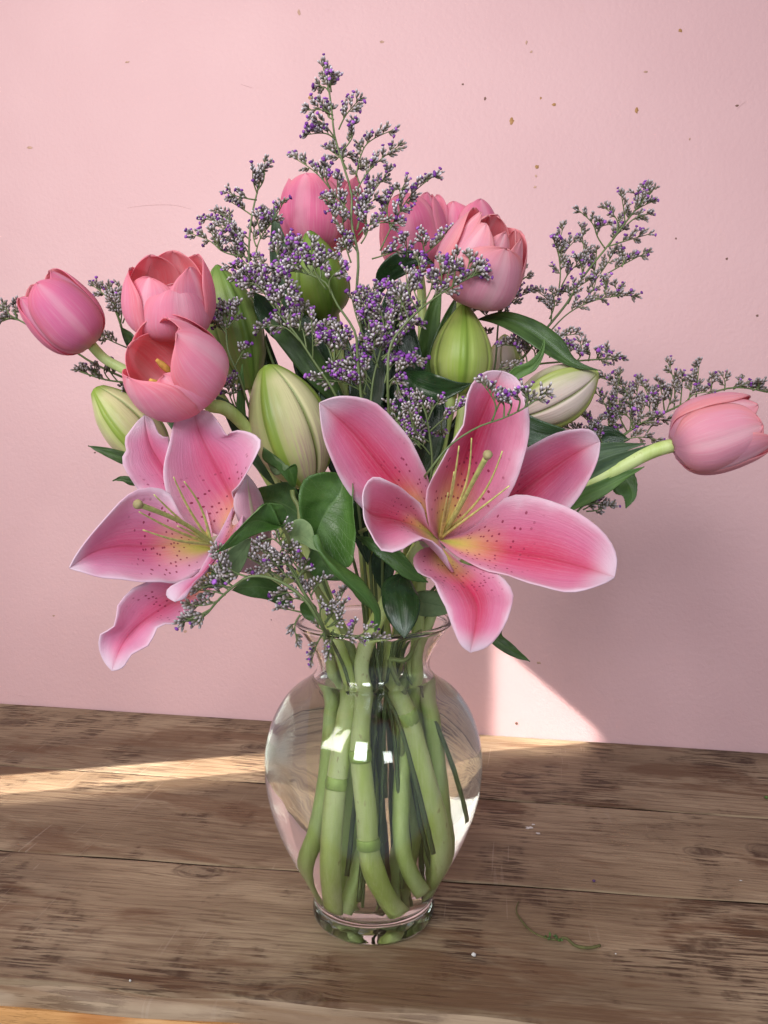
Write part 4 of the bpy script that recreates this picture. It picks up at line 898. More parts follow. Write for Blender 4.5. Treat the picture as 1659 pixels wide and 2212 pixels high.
# dark filling leaves deep in the bouquet
for T_, pts in [(T4, [(780,1120,.016,10),(742,1000,.010,34),(715,880,.008,30),(705,780,.008,1)]), (T5, [(840,1080,.014,10),(865,960,.010,34),(880,860,.010,28),(872,760,.010,1)]),
                (T4, [(770,1000,.020,8),(790,880,.018,34),(800,760,.018,30),(790,650,.020,1)]), (T2, [(720,1160,.010,8),(660,1060,.004,30),(628,950,.002,28),(622,850,.002,1)]),
                (T6, [(880,1080,.020,8),(915,980,.016,34),(935,890,.016,30),(925,790,.018,1)]), (T5, [(860,900,.026,8),(850,800,.026,30),(840,700,.026,28),(850,600,.028,1)]),
                (T4, [(720,900,.026,8),(690,800,.026,32),(665,710,.026,30),(655,620,.028,1)])]:
    leaf(T_, pts, [M['darkleaf'], M['tulipleaf']], fold=.25)
# ------------------------------------------------------------------ broad-leaved greenery
SL = [M['salal'], M['salalback']]
sal1 = thing('leafy_branch', VS(820, 1800, .0), 'broad round-leaved green branch with knobbly stem beside the large cream lily bud', 'greenery', 'leafy green branches in the vase')
st = [C(Q6, [(850, 470, -.070)])[0], C(Q6, [(960, 560, -.066)])[0], C(Q6, [(1055, 690, -.062)])[0], C(Q6, [(1110, 830, -.056)])[0], C(Q6, [(1210, 990, -.048)])[0], inside(P(735, 1350, -.036)), inside(P(770, 1430, -.018))] + vs_path((790, 700, .0), (820, 1100, .004))
stem_mesh(sal1, [(st, [.0022, .0023, .0024, .0024]), (C(Q6, [(1060, 700, -.062), (1020, 740, -.064), (1015, 780, -.064)]), [.0016, .0013, .0012]),
                 (C(Q6, [(960, 560, -.066), (990, 420, -.064), (985, 200, -.062), (940, 110, -.060), (935, 60, -.060)]), [.0018, .0016, .0014, .0015]),
                 (C(Q6, [(985, 300, -.062), (1080, 420, -.066), (1130, 420, -.070)]), [.0014, .0012, .0010])], M['sstem'])
stem_mesh(sal1, [(vs_path((820, 1080, .003), (822, 1400, .0), (822, 1640, -.006), (822, 1800, -.008)), [.0026, .0031, .0033])], M['wstem'], name='woody_stem')
Q6v = lambda pts: [(*Q6(x, y), d, *w) for x, y, d, *w in pts]
# big round leaf
petal(sal1, Q6, [(1075, 520, -.078), (1000, 240, -.082), (985, 130, -.082), (1040, -25, -.078), (1180, -85, -.074)], [(1130, 420, -.070), (1180, 300, -.070), (1240, 200, -.070), (1330, 80, -.070), (1340, -70, -.070)],
      [(1290, 690, -.080), (1410, 680, -.086), (1428, 400, -.088), (1425, 150, -.086), (1408, -20, -.080)], SL, name='leaf', groove=.0006, ripple=(.0006, 3, 0), thick=.0004, serr=.0003, nv=44)
# light leaf, underside turned up at its base, twisting down to the rim
petal(sal1, Q6, [(905, 400, -.080), (930, 320, -.084), (1000, 296, -.086), (1080, 330, -.088), (1112, 420, -.090)], [(865, 475, -.074), (910, 455, -.078), (960, 430, -.082), (1040, 440, -.088), (1120, 470, -.092)],
      [(900, 468, -.080), (960, 470, -.086), (1030, 500, -.092), (1090, 540, -.094)], [M['salalback'], M['salal']], name='leaf_base', thick=.0004, label=None) if False else None
petal(sal1, Q6, [(905, 410, -.080), (925, 325, -.084), (1005, 294, -.087), (1085, 345, -.090), (1118, 450, -.094)], [(862, 478, -.074), (930, 440, -.080), (1010, 430, -.087), (1080, 480, -.093), (1160, 565, -.098)],
      [(905, 470, -.080), (960, 472, -.086), (1030, 500, -.092), (1100, 545, -.096)], [M['salalback'], M['salal']], name='leaf', thick=.0004)
petal(sal1, Q6, [(1135, 420, -.094), (1210, 560, -.094), (1340, 660, -.092), (1500, 800, -.090), (1610, 930, -.086), (1655, 1060, -.082), (1650, 1160, -.080)],
      [(1100, 440, -.094), (1180, 580, -.098), (1300, 720, -.098), (1430, 850, -.095), (1540, 960, -.090), (1610, 1080, -.084), (1605, 1225, -.078)],
      [(1120, 530, -.096), (1210, 670, -.096), (1330, 800, -.094), (1440, 920, -.090), (1530, 1010, -.086), (1590, 1060, -.082), (1600, 1150, -.080)], [M['salal'], M['salal']], name='leaf', thick=.0004, ripple=(.0004, 3, 0))
# leaf behind / below the big one
petal(sal1, Q6, [(1085, 560, -.068), (1068, 700, -.070), (1110, 760, -.070)], [(1130, 520, -.066), (1180, 640, -.066), (1240, 720, -.066), (1330, 800, -.066)], [(1300, 560, -.068), (1360, 680, -.068), (1350, 760, -.068)], SL, name='leaf', thick=.0004)
# leaf over the light pink lily, folded, pale underside showing
petal(sal1, Q6, [(830, 330, -.130), (740, 170, -.134), (650, 250, -.138), (530, 345, -.142), (430, 450, -.146), (360, 530, -.148)], [(855, 370, -.120), (720, 325, -.128), (600, 320, -.136), (500, 410, -.142), (400, 510, -.146), (310, 575, -.148)],
      [(880, 340, -.124), (800, 380, -.128), (680, 410, -.132), (570, 455, -.138), (460, 515, -.142), (380, 555, -.146)], SL, name='leaf', thick=.0004, groove=.0005)
petal(sal1, Q6, [(850, 360, -.122), (895, 260, -.126), (850, 185, -.130), (780, 172, -.132)], [(860, 372, -.120), (800, 300, -.126), (740, 230, -.130), (690, 180, -.133)], [(790, 350, -.122), (720, 330, -.126), (650, 300, -.130), (640, 240, -.133)], SL, name='leaf', thick=.0004)
petal(sal1, Q6, [(560, 462, -.120), (450, 520, -.122), (370, 610, -.124), (300, 690, -.124), (262, 780, -.124)], [(600, 458, -.116), (500, 600, -.118), (430, 690, -.119), (350, 770, -.121), (240, 860, -.122)],
      [(570, 600, -.114), (520, 700, -.114), (460, 790, -.116), (350, 860, -.120)], [M['salalback'], M['salal']], name='leaf', thick=.0004)
stem_mesh(sal1, [(C(Q6, [(860, 372, -.120), (900, 450, -.100), (930, 560, -.080), (990, 620, -.065)]), [.0010, .0011, .0013])], M['sstem'], name='leaf_stalk')
petal(sal1, Q6, [(800, 820, -.044), (640, 760, -.050), (540, 800, -.054), (470, 850, -.056)], [(940, 940, -.040), (800, 880, -.046), (650, 850, -.052), (440, 880, -.058)], [(930, 1000, -.042), (840, 1000, -.046), (740, 960, -.050), (580, 930, -.054)], SL, name='leaf', thick=.0004)
petal(sal1, Q6, [(1000, 1000, -.040), (1010, 1070, -.044), (1060, 1120, -.046)], [(1060, 960, -.036), (1080, 1040, -.042), (1140, 1140, -.046)], [(1110, 990, -.038), (1140, 1060, -.042), (1150, 1110, -.044)], SL, name='leaf', thick=.0004)
# small leaf above the light leaf
petal(sal1, Q6, [(800, -60, -.070), (960, -150, -.072)], [(700, -290, -.074), (820, -200, -.074), (920, -90, -.070), (960, 40, -.064)], [(690, -200, -.074), (820, -100, -.072), (920, 20, -.068)], SL, name='leaf', thick=.0004)
petal(sal1, Q6, [(640, 60, -.052), (760, 20, -.052), (900, 0, -.052)], [(660, 140, -.050), (820, 160, -.050), (960, 240, -.050), (1060, 420, -.050)], [(760, 300, -.050), (900, 400, -.050), (1020, 470, -.050)], SL, name='leaf', thick=.0004)

sal2 = thing('leafy_branch', VS(960, 1600, .012), 'leafy branch with serrated leaves under the long bare tulip stem', 'greenery', 'leafy green branches in the vase')
st2 = [P(1330, 985, .016), P(1180, 1080, .022), P(1010, 1210, .024), P(930, 1310, .016), inside(P(868, 1425, -.016))] + vs_path((930, 400, -.014, 1.0)[:3], (975, 560, -.012), (960, 900, -.010), (940, 1300, .0), (955, 1650, .004))
stem_mesh(sal2, [(st2, [.0012, .0015, .0019, .0021]), ([P(1000, 1215, .020), P(900, 1225, -.020), P(842, 1180, -.045), P(810, 1140, -.050), P(775, 1150, -.050)], [.0018, .0015, .0012]),
                 ([P(1260, 1030, .020), P(1300, 1022, .012), P(1318, 1025, .008)], [.0012, .001])], M['sstem'])
leaf(sal2, [(1300,1000,.010,4),(1340,1020,.008,26,34),(1362,1050,.006,14,36),(1366,1075,.004,6,22),(1352,1098,.004,1)], SL, fold=.1, serr=.0004, nv=40)
leaf(sal2, [(1200,1010,.026,8),(1260,965,.024,26),(1310,945,.022,26),(1360,950,.020,1)], [M['darkleaf'], M['salalback']], fold=.15, serr=.0003, nv=40)
leaf(sal2, [(768,1158,-.052,3),(800,1172,-.058,10,12),(850,1205,-.062,20,18),(890,1240,-.064,12,14),(925,1258,-.064,1)], [M['salal'], M['salalback']], fold=.2, tw=.3, serr=.0003)
leaf(sal2, [(870,1300,-.010,6),(910,1300,-.026,24,30),(950,1308,-.030,26,24),(985,1318,-.032,1)], [M['salalback'], M['salal']], fold=.1)
leaf(sal2, [(850,1110,.0,6),(835,1165,-.008,22),(828,1230,-.010,24),(835,1290,-.010,1)], [M['darkleaf'], M['salalback']], fold=.2)
leaf(sal2, [(800,1000,-.004,6),(790,1080,-.010,26),(785,1150,-.012,24),(795,1220,-.012,1)], [M['darkleaf'], M['salalback']], fold=.2)
# loose blades in the water
for pts, wd in [([(860, 650, -.022), (960, 800, -.026), (1050, 1050, -.030), (1130, 1390, -.026)], .0021), ([(850, 620, -.024), (800, 720, -.028), (735, 830, -.030)], .0018)]:
    pass
# ------------------------------------------------------------------ limonium sprays
BASEC, MIDC, TIPC = np.array([.11, .12, .05]), np.array([.27, .20, .17]), np.array([.90, .83, .88])
PURP = [np.array([.225, .060, .32]), np.array([.30, .10, .40]), np.array([.15, .04, .22])]
class Spray:
    def __init__(s, seed, purple=.26, white=1.0, size=1.0):
        s.rs = np.random.RandomState(seed); s.st = MB(); s.V = []; s.F = []; s.Cc = []; s.n = 0; s.purple = purple; s.white = white; s.size = size
        k = 5; th = np.arange(k) * 2 * math.pi / k; s.ring = np.stack([np.cos(th), np.sin(th)], 1); s.k = k
    def floret(s, p, d, ln, r):
        rs = s.rs; a = unit(np.cross(d, rs.randn(3))); b = np.cross(d, a); k = s.k
        dark = rs.uniform(.55, 1.1); w = (.35 + .65 * s.white) * rs.uniform(.6, 1.1)
        tip = TIPC * min(1.08, w); mid = MIDC * dark; low = BASEC * dark
        V = [p]
        for t, q in ((.18, .55), (.52, 1.0), (.82, .82)):
            V += list(p + d * ln * t + (s.ring[:, :1] * a + s.ring[:, 1:] * b) * r * q)
        V.append(p + d * ln)
        F = [(0, 1 + (j + 1) % k, 1 + j) for j in range(k)]
        for q in range(2):
            o = 1 + q * k; F += [(o + j, o + (j + 1) % k, o + k + (j + 1) % k, o + k + j) for j in range(k)]
        o = 1 + 2 * k; F += [(o + j, o + (j + 1) % k, o + k) for j in range(k)]
        Cl = [low] + [low * 1.2] * k + [mid * .85 + tip * .05] * k + [mid * .35 + tip * .62] * k + [tip]
        s.V += V; s.F += [tuple(i + s.n for i in f) for f in F]; s.Cc += Cl; s.n += len(V)
        if rs.rand() < s.purple * .66:
            c = PURP[rs.randint(3)] * rs.uniform(.8, 1.5); q = p + d * ln * 1.02; R = r * rs.uniform(1.1, 1.9)
            V = [q - d * R * .6]
            for t, w_ in ((-.1, 1.0), (.55, .95)):
                V += list(q + d * R * t + (s.ring[:, :1] * a + s.ring[:, 1:] * b) * R * w_ * rs.uniform(.75, 1.2, (k, 1)))
            V.append(q + d * R * .8)
            F = [(0, 1 + (j + 1) % k, 1 + j) for j in range(k)] + [(1 + j, 1 + (j + 1) % k, 1 + k + (j + 1) % k, 1 + k + j) for j in range(k)] + [(1 + k + j, 1 + k + (j + 1) % k, 1 + 2 * k) for j in range(k)]
            s.V += V; s.F += [tuple(i + s.n for i in f) for f in F]; s.Cc += [c * .8] + [c] * k + [c * 1.25] * k + [c * .9]; s.n += len(V)
    def spikelet(s, p, d, ln, nrm):
        """a little one-sided comb of florets"""
        rs = s.rs; d = unit(d); side = unit(np.cross(d, nrm)) * (1 if rs.rand() < .5 else -1)
        n = max(4, int(ln / .00105)); s.st.tube([p, p + d * ln], [.00032, .00022], 4, cap=False)
        for i in range(n):
            t = (i + .6) / n; q = p + d * ln * t
            sd = side * (1 if i % 2 else -1)
            dd = unit(d * rs.uniform(.75, 1.15) + sd * rs.uniform(.15, .55) + nrm * rs.uniform(-.35, .45))
            s.floret(q + dd * .0003, dd, .0038 * s.size * rs.uniform(.75, 1.2), .00082 * s.size * rs.uniform(.85, 1.2))
    def branch(s, pts, start=.32, r0=.0006, dens=1.0, L0=.0075):
        """pts 3-D; twig with combs along its outer part, turned mostly to its upper side"""
        rs = s.rs; p = spline(pts, 40); ln = np.linalg.norm(np.diff(p, axis=0), axis=1); cum = np.concatenate([[0], np.cumsum(ln)]); tot = cum[-1]
        s.st.tube(p[::3], [r0, r0 * .5], 5)
        cdir = unit(CAM - p[20]); pos = tot * start; sgn = 1
        while pos < tot:
            i = min(np.searchsorted(cum, pos), 38); d = unit(p[i + 1] - p[i - 1 if i else 0])
            side = unit(np.cross(d, cdir)); upw = 1 if side[2] > 0 else -1
            sgn = upw if rs.rand() < .80 else -upw
            f = pos / tot
            dd = unit(d * rs.uniform(.75, 1.1) + side * sgn * rs.uniform(.35, .85) + cdir * rs.uniform(-.5, .5))
            L = L0 * s.size * (1.15 - .65 * f) * rs.uniform(.7, 1.2)
            s.spikelet(p[i], dd, L, cdir)
            pos += .0030 * s.size / dens * rs.uniform(.7, 1.3)
        s.spikelet(p[-1], unit(p[-1] - p[-3]), .0036 * s.size, cdir)
    def finish(s, root, mat=None):
        obj('stem', s.st, M['mstem'], root)
        m = MB(); m.v = [np.array(s.V)]; m.f = s.F; m.m = [0] * len(s.F); m.uv = [np.zeros((len(s.V), 2))]; m.c = [np.array(s.Cc)]; m.n = s.n
        obj('florets', m, M['floret'], root, smooth=True, kind='stuff')
GRP = 'limonium sprays in the bouquet'
def spray(label, conv, d, main, branches, tail, seed, purple=.26, white=1.0, dens=1.0, jit=.010, start=.32, r=.0011, L0=.0075, mdir=True, size=1.0):
    """main and branches as crop points at depth d; tail: more 3-D points down into the vase"""
    s = Spray(seed, purple, white, size); rs = s.rs
    root = thing('limonium_spray', tail[-1], label, 'limonium', GRP)
    mp = [P(*conv(x, y), d) for x, y in main]
    s.st.tube(np.array(list(tail[::-1]) + mp), [r * 1.15, r * 1.1, r, r * .8, r * .5], 7, n=60)
    if mdir: s.branch(np.array(mp[-3:]), start=.45, r0=.0004, dens=dens, L0=L0)
    for b in branches:
        j = rs.uniform(-jit, jit)
        n = len(b); s.branch(np.array([P(*conv(x, y), d + j * (i / (n - 1))) for i, (x, y) in enumerate(b)]), start=start, dens=dens, L0=L0)
    s.finish(root); return root
def to_vase(u, d, x, mid=None, bot=(820, 1500, .004)):
    a = [P(*m) for m in (mid or [])]
    rr = random.Random(int(u * 7 + x * 13 + d * 1e5)); e = rr.uniform(-.016, .012); k = rr.uniform(-190, 190)
    return a + [inside(P(u, 1425, d))] + vs_path((x + k * .4, 700, d + e * .5), (x + k * .8, 1100, d + e), (x + k, rr.uniform(1350, 1680), d + e))

spray('tallest limonium spray, rising well above the tulips', R2, -.012, [(930,1843),(940,1480),(890,1230),(895,1060),(830,820),(770,620),(745,400),(720,240),(690,130)],
  [[(745,300),(740,230),(752,190)],[(735,310),(700,265),(660,262)],[(760,470),(680,430),(590,430)],[(765,500),(720,470),(735,440)],[(800,570),(850,470),(935,370)],[(780,650),(720,605),(595,605)],[(775,640),(700,540),(650,510)],[(830,720),(900,620),(905,540)],
   [(925,910),(960,760),(1000,680),(1180,580)],[(920,1030),(1020,870),(1220,700)],[(950,960),(930,870),(960,830)],[(860,860),(820,760),(880,780)],[(840,800),(790,760),(740,725)],[(775,1055),(640,890),(480,780)],[(740,1000),(700,900),(700,830)],[(800,1060),(790,980),(790,940)],
   [(890,1230),(780,1120),(715,1080)],[(890,1200),(830,1110),(790,1070)],[(930,1220),(1000,1100),(1150,890)],[(1000,1120),(1050,1010),(1020,960)],[(930,1300),(1000,1120),(1070,1080)],[(1100,1450),(1230,1190),(1330,1040),(1490,910)],[(1180,1270),(1150,1160),(1200,1020)],[(1250,1160),(1240,1060),(1270,980)],
   [(940,1340),(1010,1270),(1220,1250)],[(935,1300),(960,1150),(950,1060)],[(800,1290),(750,1180),(730,1130)],[(850,1340),(830,1260),(830,1210)],[(1040,1510),(1140,1480),(1220,1450)],[(1380,1505),(1480,1430),(1600,1310)],[(1420,1470),(1410,1400),(1400,1350)],[(1300,1500),(1290,1420),(1290,1370)],[(890,1540),(850,1420),(830,1350)],[(960,1400),(1010,1300),(1000,1240)],[(930,1450),(880,1400),(820,1460)]],
  [P(778, 690, -.014), P(782, 850, -.014), P(790, 1050, -.008), P(802, 1250, -.004)] + to_vase(812, -.004, 835), 11, .28, 1.1, dens=1.0, size=1.08)
spray('limonium spray fanning out over the tall olive lily bud', Q7, .006, [(720,1420),(700,1250),(690,900),(720,600),(770,380),(840,110)],
  [[(770,400),(730,280),(725,200)],[(775,360),(830,270),(840,190)],[(765,460),(640,440),(500,400)],[(720,610),(600,530),(515,480)],[(705,850),(520,720),(275,645)],[(690,990),(560,800),(400,720)],[(560,760),(500,660),(400,590)],[(620,1010),(420,950),(330,870),(140,790)],[(420,950),(380,880),(330,790)],[(750,1020),(790,850),(930,650),(1010,510)],
   [(800,840),(785,720),(765,650)],[(760,910),(730,810),(740,740)],[(850,780),(830,680),(820,590)],[(900,700),(880,640),(860,590)],[(700,1120),(570,960),(530,840)],[(690,1050),(620,960),(610,900)],[(720,1200),(620,1150),(505,1110)],[(740,1300),(640,1250),(550,1230)],[(720,1180),(780,1090),(740,1030)],[(730,1250),(640,1200),(620,1190)],[(690,920),(600,830),(560,760)],[(640,1080),(560,1010),(500,960)],[(600,900),(520,850),(470,830)]],
  [P(560, 700, .008), P(620, 860, .014), P(720, 1080, .012), P(780, 1280, .008)] + to_vase(795, .006, 800), 12, .22, dens=1.02)
spray('limonium spray with bright purple heads across the dark green lily bud', Q5, -.034, [(830,690),(700,480),(640,360),(500,290),(290,275)],
  [[(640,400),(560,270),(540,100)],[(600,330),(620,230),(645,205)],[(520,300),(430,190),(365,85)],[(670,430),(660,340),(730,270)],[(440,285),(420,190),(450,110)],[(350,280),(330,200),(305,140)],[(300,275),(220,240),(180,290)],[(560,310),(500,230),(480,170)],[(400,280),(370,210),(340,170)],[(480,290),(460,240),(400,240)],[(540,300),(570,230),(600,160)],[(600,330),(560,250),(600,250)]],
  [P(772, 770, -.030), P(788, 950, -.022), P(800, 1200, -.010)] + to_vase(806, -.008, 812), 13, .42, 1.15, dens=1.15, start=.45, size=1.15)
spray('limonium spray drooping down the centre, heads beside the cream lily bud', Q5, -.030, [(690,1070),(560,870),(440,690),(300,520),(190,350)],
  [[(470,740),(350,640),(225,650)],[(440,690),(360,600),(340,555)],[(510,790),(480,650),(440,560)],[(340,570),(260,420),(190,420)],[(380,610),(420,480),(355,330)],[(300,510),(200,380),(60,335)],[(460,670),(480,560),(490,520)],[(270,480),(320,400),(300,350)],[(550,860),(550,750),(540,600)],[(560,740),(600,690),(640,650)],[(680,880),(650,780),(600,720)],[(690,870),(690,780),(680,650)],[(700,850),(740,760),(720,690)],[(330,560),(370,430),(400,440)],[(220,400),(250,330),(210,300)],[(190,360),(130,320),(110,300)],[(240,420),(160,360),(130,350)],[(280,480),(300,400),(270,370)]],
  [P(735, 880, -.026), P(768, 1050, -.018), P(790, 1250, -.008)] + to_vase(800, -.004, 806), 14, .38, 1.1, dens=1.2, size=1.12)
spray('densest purple limonium spray in the dark centre of the bouquet', Q5, -.022, [(930,1120),(950,960),(990,800),(1030,620)],
  [[(930,1060),(820,920),(690,910)],[(920,1010),(800,820),(770,710)],[(980,910),(950,790),(960,680)],[(1020,1010),(1060,900),(1230,860)],[(1030,1100),(1080,990),(1120,1070)],[(1000,860),(1100,750),(1180,650)],[(900,1080),(760,1010),(590,985)],[(930,1000),(860,880),(840,840)],[(960,880),(900,800),(890,740)],[(940,1020),(860,960),(760,930)],[(1000,840),(1080,780),(1090,730)],[(1030,960),(1070,880),(1070,850)],[(1050,1000),(1130,930),(1200,880)],[(900,1090),(830,1020),(800,990)],[(880,1080),(900,950),(880,900)],[(1000,800),(930,700),(930,640)],
   [(1010,720),(960,560),(880,420)],[(900,640),(880,500),(960,400)],[(1020,660),(1000,560),(980,490)],[(1010,700),(1060,610),(1220,620)],[(1030,640),(1100,560),(1180,600)],[(1060,600),(1080,480),(1040,400)],[(880,700),(830,560),(810,480)],[(930,700),(920,600),(960,560)],[(1040,690),(1090,600),(1080,560)],[(1100,640),(1170,540),(1190,430)],[(1120,600),(1130,480),(1120,400)]],
  [P(802, 950, -.018), P(806, 1150, -.008)] + to_vase(818, -.006, 840), 15, .52, 1.0, dens=1.25, size=1.12)
spray('limonium spray whose white heads lie across the pale many-petalled tulip', Q5, -.040, [(1040,1000),(1060,760),(1130,650),(1380,430),(1640,290)],
  [[(1400,420),(1390,300),(1375,220)],[(1460,390),(1480,280),(1490,190)],[(1530,345),(1560,270),(1575,195)],[(1560,330),(1610,290),(1650,300)],[(1270,510),(1270,400),(1235,200)],[(1240,540),(1180,430),(1160,310)],[(1420,410),(1370,330),(1340,310)],[(1500,370),(1520,280),(1540,230)],[(1440,400),(1430,300),(1440,240)],[(1280,480),(1320,400),(1330,330)],[(1180,600),(1140,500),(1100,420)],[(1250,500),(1210,400),(1200,350)],[(1590,320),(1620,270),(1630,250)]],
  [P(840, 900, -.030), P(830, 1080, -.016), P(826, 1250, -.010)] + to_vase(824, -.008, 850), 16, .42, 1.15, dens=1.1, start=.5, size=1.15)
spray('small limonium spray rising between the two upper petals of the deep pink lily', Q5, -.030, [(1320,1640),(1330,1520),(1310,1330),(1285,1200),(1240,1100)],
  [[(1300,1260),(1340,1170),(1370,1130)],[(1310,1330),(1400,1250),(1530,1160)],[(1320,1400),(1230,1330),(1180,1190)],[(1300,1290),(1200,1160),(1175,1110)],[(1260,1440),(1110,1260),(1050,1160)],[(1320,1480),(1260,1410),(1195,1370)],[(1290,1220),(1270,1130),(1270,1080)],[(1390,1260),(1390,1310),(1390,1330)],[(1100,1260),(1120,1210),(1150,1210)],[(1250,1420),(1230,1330),(1260,1310)],[(1150,1340),(1080,1230),(1060,1200)],[(1180,1360),(1200,1270),(1190,1230)]],
  [P(918, 1110, -.022), P(880, 1260, -.014)] + to_vase(842, -.010, 870), 17, .30, 1.0, dens=1.2, start=.42)
spray('thin arching limonium spray in front of the deep pink lily petal', R5, -.128, [(640,560),(720,460),(870,360),(1010,310),(1110,260),(1200,190)],
  [[(940,330),(960,260),(900,150)],[(1000,315),(1000,240),(985,205)],[(1070,280),(1080,220),(1060,200)],[(1110,260),(1120,210),(1110,190)],[(960,280),(980,240),(1000,230)],[(1020,300),(1040,240),(1030,220)]],
  [P(918, 1050, -.060), P(895, 1190, -.030)] + to_vase(846, -.014, 860), 18, .28, 1.15, dens=1.0, start=.5, r=.0008)
spray('limonium spray standing free against the wall beyond the pale many-petalled tulip', R3, .020, [(640,1280),(820,1060),(950,900),(1050,740),(1200,550),(1330,380),(1460,230)],
  [[(1300,430),(1290,330),(1280,270)],[(1250,480),(1250,400),(1185,335)],[(1310,430),(1360,390),(1425,370)],[(1350,350),(1400,320),(1445,300)],[(1210,555),(1320,520),(1425,490)],[(1180,570),(1135,500),(1110,430),(1030,350)],[(1130,480),(1160,440),(1195,430)],[(1050,740),(1055,600),(1040,460)],[(900,860),(915,720),(905,570),(930,450)],[(915,640),(950,580),(985,540)],[(920,800),(970,710),(1045,640)],[(915,650),(890,560),(875,520)],[(1150,745),(1280,670),(1415,600)],[(1110,775),(1180,680),(1235,590)],[(1280,680),(1300,620),(1290,590)],
   [(850,1070),(970,950),(1150,870),(1345,850)],[(950,905),(1000,820),(1075,765)],[(860,1010),(850,890),(785,830)],[(1100,770),(1125,660),(1130,590)],[(850,990),(880,900),(870,840)],[(1040,890),(1110,810),(1130,740)],[(1380,330),(1380,270),(1360,250)],[(1200,560),(1260,480),(1290,460)],[(960,900),(980,840),(950,830)],[(1150,870),(1190,810),(1180,770)],[(1210,860),(1250,820),(1240,800)],[(1050,760),(1030,650),(1010,630)],[(1420,290),(1430,240),(1420,220)]],
  [P(1060, 850, .022), P(960, 1060, .026), P(880, 1260, .018)] + to_vase(852, .010, 880), 19, .20, .8, dens=.95)
spray('short limonium spray directly behind the pale many-petalled tulip', R3, .034, [(520,1300),(560,950),(620,820),(710,740)],
  [[(580,950),(650,870),(738,830)],[(630,820),(680,750),(700,700)],[(560,930),(480,920),(390,895)],[(550,990),(545,930),(540,890)],[(600,900),(620,850),(640,840)],[(520,1000),(450,950),(420,920)],[(480,1120),(480,1090),(475,1070)],[(560,1000),(600,950),(600,900)]],
  [P(1040, 880, .034), P(940, 1080, .032), P(870, 1270, .022)] + to_vase(850, .014, 880), 20, .18, .7)
spray('limonium spray peeping over the sideways pale lily bud', R3, .012, [(560,1340),(720,1270),(1000,1240),(1130,1230),(1265,1225)],
  [[(1000,1250),(1040,1200),(1035,1140)],[(860,1210),(900,1110),(1005,1080)],[(960,1250),(970,1190),(960,1150)],[(720,1275),(690,1170),(585,1145)],[(760,1250),(760,1180),(700,1140)],[(1080,1240),(1090,1190),(1070,1180)],[(1150,1235),(1130,1190),(1130,1180)],[(500,1300),(560,1290),(635,1265)],[(700,1240),(660,1180),(640,1120)],[(780,1240),(790,1190),(770,1160)],[(1190,1235),(1200,1210),(1230,1210)],[(850,1220),(880,1150),(900,1120)]],
  [P(1040, 900, .016), P(940, 1100, .022), P(872, 1280, .016)] + to_vase(850, .012, 872), 22, .26, .8, dens=1.1)
spray('long limonium spray running out behind the horizontal tulip', R6, .022, [(480,1160),(590,1100),(800,950),(1000,850),(1250,740),(1450,690),(1650,720)],
  [[(1060,830),(1060,660),(1025,540)],[(1200,760),(1210,640),(1220,550)],[(1000,850),(980,720),(960,660)],[(900,900),(900,760),(870,690)],[(800,940),(740,700),(600,630)],[(1120,800),(1180,740),(1265,720)],[(760,970),(700,830),(715,610)],[(640,1070),(620,800),(560,720)],[(620,1080),(520,910),(440,850)],[(700,1020),(640,910),(700,860)],[(740,1000),(860,910),(945,880)],[(700,1050),(800,1010),(945,1020)],[(870,1010),(960,900),(1060,910)],[(850,930),(820,770),(840,650)],[(1290,730),(1300,680),(1300,640)],[(1380,710),(1385,660),(1375,630)],[(1440,700),(1480,670),(1490,640)],[(1560,710),(1600,690),(1600,670)],[(480,1160),(420,960),(345,950)],[(620,1080),(560,970),(600,900)],[(780,960),(780,820),(735,740)],[(640,1080),(610,1030),(640,980)],
   [(1100,800),(1110,680),(1110,620)],[(950,880),(930,780),(920,720)],[(820,940),(860,840),(880,790)],[(1150,790),(1170,690),(1180,640)],[(720,990),(660,860),(650,800)],[(560,1110),(520,1000),(540,950)],[(800,960),(770,880),(700,850)],[(900,900),(950,820),(960,780)],[(580,1100),(660,1000),(700,960)],[(1010,850),(1040,760),(1050,700)]],
  [P(1180, 1060, .022), P(1020, 1190, .020), P(900, 1320, .014)] + to_vase(858, .012, 890), 23, .16, .55, dens=1.15)
spray('little limonium twig under the lower leaves of the horizontal tulip', R6, .0, [(300,1560),(420,1500),(490,1440),(640,1445)],
  [[(430,1500),(500,1420),(520,1395)],[(480,1470),(560,1430),(600,1420)],[(500,1480),(580,1470),(645,1440)]],
  [P(1120, 1160, .004), P(980, 1260, .008)] + to_vase(864, .008, 890), 24, .12, .5, L0=.005)
lowt = [inside(P(712, 1385, -.034))] + [inside(P(745, 1440, -.024))] + vs_path((660, 640, -.02), (690, 1000, -.016), (740, 1400, -.01))
spray('greyish faded limonium spray hanging over the light pink lily', Q6, -.126, [(1150,1130),(1050,970),(860,820),(720,770),(580,770),(440,860),(330,960),(200,1100),(80,1130)],
  [[(570,770),(430,710),(330,570)],[(450,850),(360,780),(310,740)],[(440,860),(290,840),(180,870)],[(340,960),(230,1000),(110,1000)],[(260,1040),(160,1090),(65,1130)],[(420,880),(320,820),(240,800)],[(470,780),(380,720),(340,650)],[(390,920),(300,890),(200,880)]],
  lowt, 31, .10, .62, dens=1.25, jit=.006, start=.2, L0=.0065)
